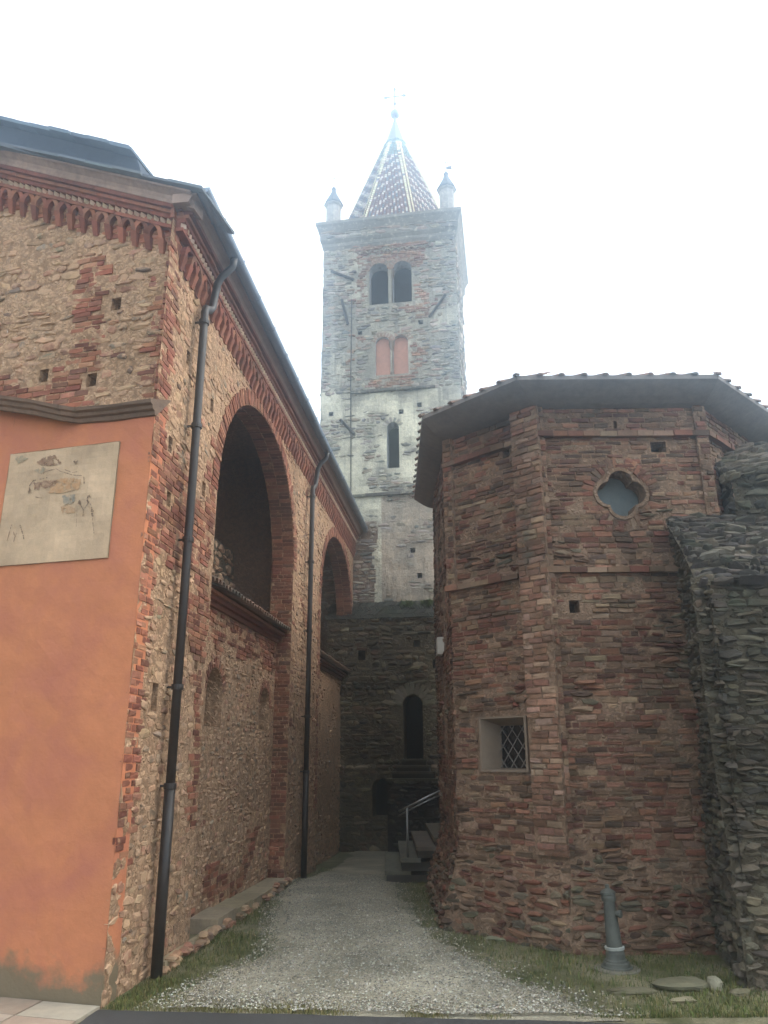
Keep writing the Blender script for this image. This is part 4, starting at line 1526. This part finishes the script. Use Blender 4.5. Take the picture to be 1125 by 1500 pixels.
# roof with tile rolls at the eaves
EV = [(.62, 14.9), (.60, 10.98), (1.86, 9.66), (4.66, 9.66), (6.55, 11.4), (6.9, 16)]
ZE = 7.16
CEN = (3.6, 14.5)
mb = MB()
soff = []
for k in range(5):
    a, b = EV[k], EV[k + 1]
    wa, wb = OV[k + 1], OV[k + 2] if k + 2 < len(OV) else OV[-1]
    wa, wb = [(1.0, 14.9), OV[2], OV[3], OV[4], OV[5], (6.35, 16)][k], [(1.0, 14.9), OV[2], OV[3], OV[4], OV[5], (6.35, 16)][k + 1]
    # coved soffit in four strips
    st = []
    for q in range(5):
        t = q / 4
        zz = ZT - .02 + (ZE - ZT + .02) * (t ** 1.6)
        st.append((tuple(np.array([*wa, 0]) * (1 - t) + np.array([*a, 0]) * t + np.array([0, 0, zz])), tuple(np.array([*wb, 0]) * (1 - t) + np.array([*b, 0]) * t + np.array([0, 0, zz]))))
    for (p, q_), (r_, s_) in zip(st[:-1], st[1:]):
        mb.quad(p, q_, s_, r_, rgb(120, 112, 108), 0)
    mb.quad((*a, ZE), (*b, ZE), (*b, ZE + .06), (*a, ZE + .06), rgb(120, 112, 108), 0)
mb.build('eaves', [M['soffit']], apse)
mb = MB()
for k in range(5):
    a, b = Vector((*EV[k], ZE + .062)), Vector((*EV[k + 1], ZE + .062))
    c = Vector((*CEN, 9.4))
    mb.add([tuple(a), tuple(b), tuple(c)], [(0, 1, 2)], mi=0)
    d = (b - a)
    L = d.length
    d.normalize()
    up = (c - (a + b) / 2)
    up = (up - d * up.dot(d)).normalized()
    nrm = d.cross(up).normalized()
    if nrm.z < 0:
        nrm = -nrm
    n = max(2, int(L / .30))
    for i in range(n + 1):
        p = a + d * (L * i / n) + d * rnd.uniform(-.015, .015)
        ln = max(.05, min(1.6, .80 * (c - (a + b) / 2).length * min(i, n - i) / (n / 2)))
        r = .045
        vs, fs = [], []
        for (t, rr) in ((-.04 + rnd.uniform(-.015, .015), r), (ln, r * .8)):
            for q in range(8):
                an = math.pi * q / 7
                vs.append(tuple(p + up * t + d * (math.cos(an) * rr) + nrm * (math.sin(an) * rr * .8)))
        fs = [(q, q + 1, 8 + q + 1, 8 + q) for q in range(7)] + [tuple(range(8))]
        mb.add(vs, fs, mi=0)
mb.build('tiled_roof', [M['tile']], apse)

# nave wall that runs on from the apse to the tower
mb = MB()
Pe, L = edge_map((1.5, 22.4), (1.03, 14.4))
dr = Hole(4.9, 5.9, .5, arch_top(5.4, .5, 2.2, .3), .4, True, 8, backmi=2)
wall_panel(mb, Pe, 0, L, -.8, 6.2, [dr], ds=.25, dz=.25, amp=.03, mi=1)
fr = free_of([dr], .02)
courses(mb, Pe, 0, L, -.5, 6.2, lambda s, z, w, h: fr(s, z, w, h), APB + DRK, bw=.26, bh=.1, gap=.02, rubble=True, hgt=.03, skip=.05)
mb.build('link_wall', [M['apse_stone'], M['apse_mortar'], M['void']], apse)
mb = MB()
mb.box(PA, LA - 1.75, LA - 1.45, -.05, .11, 3.78, 4.06, rgb(190, 184, 172))
mb.build('pale_sill', [M['attr']], apse)

# ------------------------------------------------------------------ ruined stone buttress at the right edge
butt = thing('stone_buttress', 'dark rubble stone buttress with sloping slab top beside the octagon', 'buttress', (4.6, 9.4, 0))
X0 = 3.68
BUT = [rgb(90, 82, 69), rgb(79, 72, 60), rgb(101, 92, 77), rgb(72, 66, 57), rgb(95, 84, 68)]
# left side, facing the path
Pbl, Ll = edge_map((4.0, 10.25), (X0 - .02, 8.62))
mb = MB()
tops = lambda s: 5.2 if s < .35 else 5.2 - (s - .35) * .85
ofb = lambda s, z: .12 * smooth((2.4 - z) / 2.4) + .05 * nz(s * 2, z * 1.3, 3)
wall_panel(mb, Pbl, 0, Ll + .16, -.3, tops, [], amp=.02, off=ofb, mi=1)
courses(mb, Pbl, 0, Ll + .16, -.2, 5.2, lambda s, z, w, h: z + h * .3 < tops(s), BUT, bw=.2, bh=.075, gap=.016, rubble=True, hgt=.03, off=ofb, skip=.03, dull=.9)
Pbf, Lf = edge_map((X0 - .02, 8.62), (8.0, 8.45))
off2 = lambda s, z: .14 * smooth((2.4 - z) / 2.4) + .06 * nz(s * 1.5, z * 1.3, 8)
wall_panel(mb, Pbf, -.16, Lf, -.3, 4.12, [], amp=.02, off=off2, mi=1)
courses(mb, Pbf, -.16, Lf, -.2, 4.1, lambda s, z, w, h: True, BUT, bw=.2, bh=.075, gap=.016, rubble=True, hgt=.028, off=off2, skip=.03)
# steep broken top of rough stones
def Psl(s_, o, q):       # q runs up the slope
    k = 1 / 1.72
    return (X0 - .02 + .2 * q * k + s_, 8.60 + 1.28 * q * k - .045 * s_ * (1 - q * k) - o * .67, 4.05 + 1.15 * q * k + o * .74 + .05 * nz(s_ * 1.5, q * 2))


wall_panel(mb, Psl, -.1, 4.4, 0, 1.72, [], amp=.02, mi=1)
courses(mb, Psl, -.1, 4.4, -.05, 1.70, lambda s, z, w, h: True, [rgb(80, 73, 65), rgb(62, 57, 52), rgb(94, 86, 76), rgb(70, 64, 60)], bw=.2, bh=.07, gap=.014, rubble=True, hgt=.04, skip=.03)
mb.quad((X0 + .26, 10.0, 5.2), (8.3, 10.0, 5.2), (8.3, 11.6, 5.35), (X0 + .26, 10.4, 5.25), mi=1)
mb.build('lower_stage', [M['dark_stone'], M['dark_mortar']], butt)
# upper stage
mb = MB()
Pu1, Lu = edge_map((4.86, 10.9), (4.82, 10.05))
Pu2, Lu2 = edge_map((4.82, 10.05), (8.2, 10.0))
wall_panel(mb, Pu1, 0, Lu, 5.1, lambda s: 6.25 - .35 * s, [], amp=.03, mi=1)
wall_panel(mb, Pu2, 0, Lu2, 5.1, lambda s: 5.85 + .22 * s, [], amp=.03, mi=1)
courses(mb, Pu1, 0, Lu, 5.1, 6.1, lambda s, z, w, h: z < 6.15 - .4 * s, DRK, bw=.3, bh=.12, gap=.03, rubble=True, hgt=.04)
courses(mb, Pu2, 0, Lu2, 5.15, 6.4, lambda s, z, w, h: z < 5.8 + .22 * s, DRK, bw=.34, bh=.13, gap=.03, rubble=True, hgt=.05)
def Pus(s_, o, q):       # broken sloping top of the upper stage, q runs up the slope
    return (4.80 + s_, 9.98 + q * .78 - o * .6, 5.82 + .22 * s_ + q * .62 + o * .78)


wall_panel(mb, Pus, -.04, Lu2, 0, 1.0, [], amp=.02, mi=1)
courses(mb, Pus, -.04, Lu2, -.04, 1.0, lambda s, z, w, h: True, BUT, bw=.22, bh=.08, gap=.014, rubble=True, hgt=.035, skip=.03)
mb.build('upper_stage', [M['dark_stone'], M['dark_mortar']], butt)

# ------------------------------------------------------------------ side stair with handrail
stair = thing('stone_stair', 'short flight of stone steps with metal handrail beside the octagon', 'stair', (.0, 15.4, 0))
Sx = [(-.02, .46, .16), (.27, .64, .38), (.56, .96, .58), (.88, 1.3, .74)]
for k, (xa, xb, zt) in enumerate(Sx):
    mb = MB()
    I = lambda s, o, z: (s + .012 * nz(o * 2, z), o, z)
    mb.box(I, xa, xb if k < 3 else 1.32, 15.4 - .06 * k + rnd.uniform(-.02, .02), 18.35, zt - .07, zt, jit(rgb(108, 102, 88), .08))
    mb.box(I, xa + .03, 1.25, 15.44 - .05 * k, 18.3, -.4 if k == 0 else Sx[k - 1][2] + .001, zt - .072, jit(rgb(66, 60, 52), .1))
    mb.build('stair_step', [M['rock']], stair)
mb = MB()
mb.tube([(.24, 15.47, 1.17), (.7, 15.47, 1.39), (1.24, 15.47, 1.62)], .022, 8)
mb.tube([(.24, 15.47, 1.10), (.7, 15.47, 1.32), (1.24, 15.47, 1.55)], .014, 8)
mb.tube([(.40, 15.47, .38), (.40, 15.47, 1.24)], .024, 8)
mb.tube([(1.10, 15.47, .74), (1.10, 15.47, 1.56)], .02, 8)
mb.build('handrail', [M['steel']], stair, smooth_it=True)

# ------------------------------------------------------------------ hydrant
HX, HY = 2.45, 9.27
hyd = thing('hydrant', 'grey cast iron post hydrant with pale ring near its foot on round base', 'hydrant', (HX, HY, 0))
lean = Vector((-.04, 0, 1)).normalized()
mb = MB()
mb.lathe((HX, HY, 0), [(.115, .0), (.115, .10), (.10, .11), (.10, .16), (.085, .20), (.075, .40), (.062, .64), (.06, .66), (.075, .665), (.078, .70), (.07, .73), (.066, .735)], 24, axis=lean)
mb.build('hydrant_body', [M['hydrant']], hyd, smooth_it=False)
mb = MB()
mb.lathe((HX, HY, 0), [(.09, .195), (.103, .196), (.104, .222), (.09, .226)], 24, axis=lean)
mb.build('pale_ring', [M['hydband']], hyd)
mb = MB()
mb.lathe((HX, HY, 0), [(.074, .725), (.08, .73), (.08, .752), (.05, .775), (.03, .785), (.022, .79), (.022, .825), (.012, .83)], 20, axis=lean)
mb.build('hydrant_cap', [M['hydrant']], hyd)
mb = MB()
c = Vector((HX - .03, HY, .545))
mb.lathe(c + Vector((.05, -.03, 0)), [(.03, 0), (.03, .045), (.038, .046), (.038, .07), (.015, .075)], 12, axis=Vector((.75, -.66, 0)).normalized())
mb.build('outlet', [M['hydrant']], hyd)
mb = MB()
mb.lathe((HX, HY, 0), [(.165, .0), (.165, .035), (.14, .04), (.14, .075), (.12, .08), (.1, .085)], 24)
mb.build('base_flange', [M['hydrant']], hyd)
mb = MB()
mb.lathe((HX, HY, -.02), [(.24, 0), (.24, .035), (.225, .042), (.05, .044)], 28)
o = mb.build('foot_slab', [M['step']], hyd)
for ch in hyd.children:
    pass


# ------------------------------------------------------------------ loose stones
def rock(name, x, y, sx, sy, sz, label, rz=0.0, group='loose stones by the octagon', col=rgb(130, 122, 102)):
    mb = MB()
    nl, nm_ = 8, 14
    vs = []
    sd = rnd.uniform(0, 99)
    for i in range(nl + 1):
        ph = math.pi * i / nl
        for j in range(nm_):
            th = 2 * math.pi * j / nm_
            v = Vector((math.sin(ph) * math.cos(th), math.sin(ph) * math.sin(th), math.cos(ph)))
            k = 1 + .28 * nz(v.x * 1.3 + sd, v.y * 1.3, v.z * 1.3) + .1 * nz(v.x * 4 + sd, v.y * 4, v.z * 4)
            ex = 2.6
            q = (abs(v.x) ** ex + abs(v.y) ** ex + abs(v.z) ** ex) ** (-1 / ex)
            v = v * q * k
            a, b = v.x * sx, v.y * sy
            vs.append((a * math.cos(rz) - b * math.sin(rz), a * math.sin(rz) + b * math.cos(rz), v.z * sz))
    fs = [(i * nm_ + j, i * nm_ + (j + 1) % nm_, (i + 1) * nm_ + (j + 1) % nm_, (i + 1) * nm_ + j) for i in range(nl) for j in range(nm_)]
    mb.add(vs, fs, jit(col, .1))
    o = mb.build(name, [M['rock']], fix=True)
    o.location = (x, y, gz(x, y) + sz * .45)
    return tag(o, label, 'stone', group)


DR = rgb(104, 98, 78)
rock('flat_stone', 2.36, 8.43, .24, .07, .035, 'long flat stone on the ground in front of the hydrant', -.05, col=DR)
rock('flat_stone', 2.86, 8.58, .24, .16, .06, 'broad low stone slab right of the hydrant at the wall foot', .1, col=DR)
rock('flat_stone', 2.72, 8.13, .13, .05, .03, 'thin pale stone flake lying nearest to the asphalt', .2, col=rgb(124, 116, 94))
rock('round_stone', 3.2, 8.55, .075, .07, .075, 'rounded pale boulder at the foot of the buttress', .3, col=rgb(134, 128, 106))
rock('flat_stone', 1.38, 10.67, .15, .09, .03, 'small flat slab in the grass left of the hydrant', -.2, col=rgb(134, 128, 106))
rock('round_stone', 1.66, 11.22, .09, .07, .07, 'fist sized round stone at the foot of the canted brick wall', .1, col=DR)
rock('flat_stone', 3.36, 8.36, .12, .06, .035, 'small jagged stone right of the rounded boulder', .5, col=DR)

# ------------------------------------------------------------------ paving by the church front
mb = MB()
Ppv = plane_map(C0, Fd, Fn)
for i in range(8):
    for j in range(7):
        a0, a1 = i * .62 - .0, (i + 1) * .62 - .014
        o0, o1 = j * .42 + .03 + .0, (j + 1) * .42 + .018
        tz = .035 + rnd.uniform(-.004, .004)
        c = jit(rnd.choice((rgb(152, 142, 122), rgb(146, 130, 112), rgb(160, 152, 134))), .07)
        mb.box(lambda s, o, z: Ppv(s - .01 - .1 * o, o, z), a0, a1, o0, o1, -.05, tz, c)
tag(mb.build('pavement', [M['slab']]), kind='structure')

# ------------------------------------------------------------------ grass and gravel
GM = wallmat('grass blades', None, var=.25, bump=0)
GM.node_tree.nodes['Principled BSDF'].inputs['Roughness'].default_value = .7
mb = MB()
G1 = [rgb(78, 90, 40), rgb(94, 102, 48), rgb(68, 80, 36), rgb(112, 108, 60), rgb(124, 112, 70)]


def blade(x, y, h, c):
    a = rnd.uniform(0, 6.283)
    w = rnd.uniform(.0025, .005)
    lx, ly = math.cos(a + 1.4) * h * rnd.uniform(.1, .8), math.sin(a + 1.4) * h * rnd.uniform(.1, .8)
    dx, dy = math.cos(a) * w, math.sin(a) * w
    z = gz(x, y) + .0
    mb.add([(x - dx, y - dy, z), (x + dx, y + dy, z), (x + lx * .4 + dx * .8, y + ly * .4 + dy * .8, z + h * .6), (x + lx * .4 - dx * .8, y + ly * .4 - dy * .8, z + h * .6), (x + lx, y + ly, z + h)],
           [(0, 1, 2, 3), (3, 2, 4)], c)


def wall_x(y):      # x of the church wall at depth y
    return C0[0] + (y - C0[1]) * Wd[0] / Wd[1]


cnt = 0
while cnt < 26000:
    y = 7.7 + (rnd.random() ** 1.6) * 11
    if rnd.random() < .45:
        a, b = wall_x(y) + .05, path_l(y) + .25
        if b <= a:
            continue
        x = rnd.uniform(a, b)
        e = (path_l(y) - x) / .35
    else:
        a = path_r(y) - .35
        if y < 10.5:
            b = 3.6
        elif y < 12:
            b = 2.4 - (y - 10.5) * .9
        else:
            b = 1.0
        if b <= a:
            continue
        x = rnd.uniform(a, b)
        e = (x - path_r(y)) / .4
    if y < asph_edge(x) + .02:
        continue
    d = nz(x * 1.8, y * 1.8, 2.2) + .5 * nz(x * 6, y * 6, 1) + .35
    if rnd.random() > d + .35 * min(1, max(-.8, e)):
        if rnd.random() < .85:
            continue
    blade(x, y, rnd.uniform(.012, .045) * (1.3 if e > .6 else .8), jit(rnd.choice(G1), .25))
    cnt += 1
for i in range(11000):
    x = rnd.gauss(-.5, .9)
    y = asph_edge(x) + abs(rnd.gauss(0, .22)) + .01
    if nz(x * 2.2, 4.4) + .1 < rnd.uniform(-.2, .5):
        continue
    blade(x, y, rnd.uniform(.014, .045), jit(rnd.choice((rgb(118, 112, 64), rgb(100, 100, 54), rgb(130, 116, 74))), .2))
tag(mb.build('grass', [GM]), 'short patchy green grass along both walls and the path edges', 'grass', kind='stuff')

mb = MB()
cnt = 0
while cnt < 24000:
    y = 7.75 + (rnd.random() ** 1.7) * 9
    x = rnd.uniform(path_l(y) - .15, path_r(y) + .5)
    if x > path_r(y) and rnd.random() < .45 + (x - path_r(y)):
        continue
    if y < asph_edge(x) + .05 + .05 * nz(x * 7, 2):
        continue
    if (x < path_l(y) + .1 or x > path_r(y) - .1) and rnd.random() < .25:
        continue
    r = rnd.uniform(.006, .014)
    if rnd.random() < .03:
        r *= 1.7
    z = gz(x, y) + .034 + r * .1 + .012 * nz(x * 1.3, y * 1.3) + .008 * nz(x * 6, y * 6)
    if x < path_l(y) + .2 or x > path_r(y) - .2:
        z -= .02
    a = rnd.uniform(0, 6.28)
    p = []
    for k in range(4):
        rr = r * rnd.uniform(.7, 1.25)
        p.append((x + math.cos(a + k * 1.57) * rr, y + math.sin(a + k * 1.57) * rr, z + rnd.uniform(-.3, .3) * r))
    p += [(x + rnd.uniform(-.3, .3) * r, y + rnd.uniform(-.3, .3) * r, z + r * rnd.uniform(.5, .9)), (x, y, z - r * .6)]
    mb.add(p, [(0, 1, 4), (1, 2, 4), (2, 3, 4), (3, 0, 4), (1, 0, 5), (2, 1, 5), (3, 2, 5), (0, 3, 5)], jit(rnd.choice((rgb(164, 158, 144), rgb(136, 130, 116), rgb(182, 177, 162), rgb(104, 99, 88), rgb(150, 140, 120), rgb(118, 110, 96))), .2))
    cnt += 1
tag(mb.build('gravel', [M['slab']]), 'loose grey gravel stones on the path', 'gravel', kind='stuff')

# ------------------------------------------------------------------ haze
hm = bpy.data.materials.new('misty air')
hm.use_nodes = True
t = hm.node_tree
for n in list(t.nodes):
    t.nodes.remove(n)
pv = t.nodes.new('ShaderNodeVolumePrincipled')
pv.inputs['Color'].default_value = (0.66, 0.83, 1.0, 1)
pv.inputs['Density'].default_value = HAZE_DENSITY
pv.inputs['Density Attribute'].default_value = ''
pv.inputs['Anisotropy'].default_value = 0.95
ou = t.nodes.new('ShaderNodeOutputMaterial')
t.links.new(pv.outputs[0], ou.inputs['Volume'])
try:
    hm.cycles.homogeneous_volume = True
except Exception:
    pass
mb = MB()
mb.box(lambda s, o, z: (s, o, z), -65, 65, -35, 85, -2.5, 29.6)
hz = mb.build('haze', [hm], fix=True)
tag(hz, 'thin bluish mist filling the air', 'haze', kind='stuff')
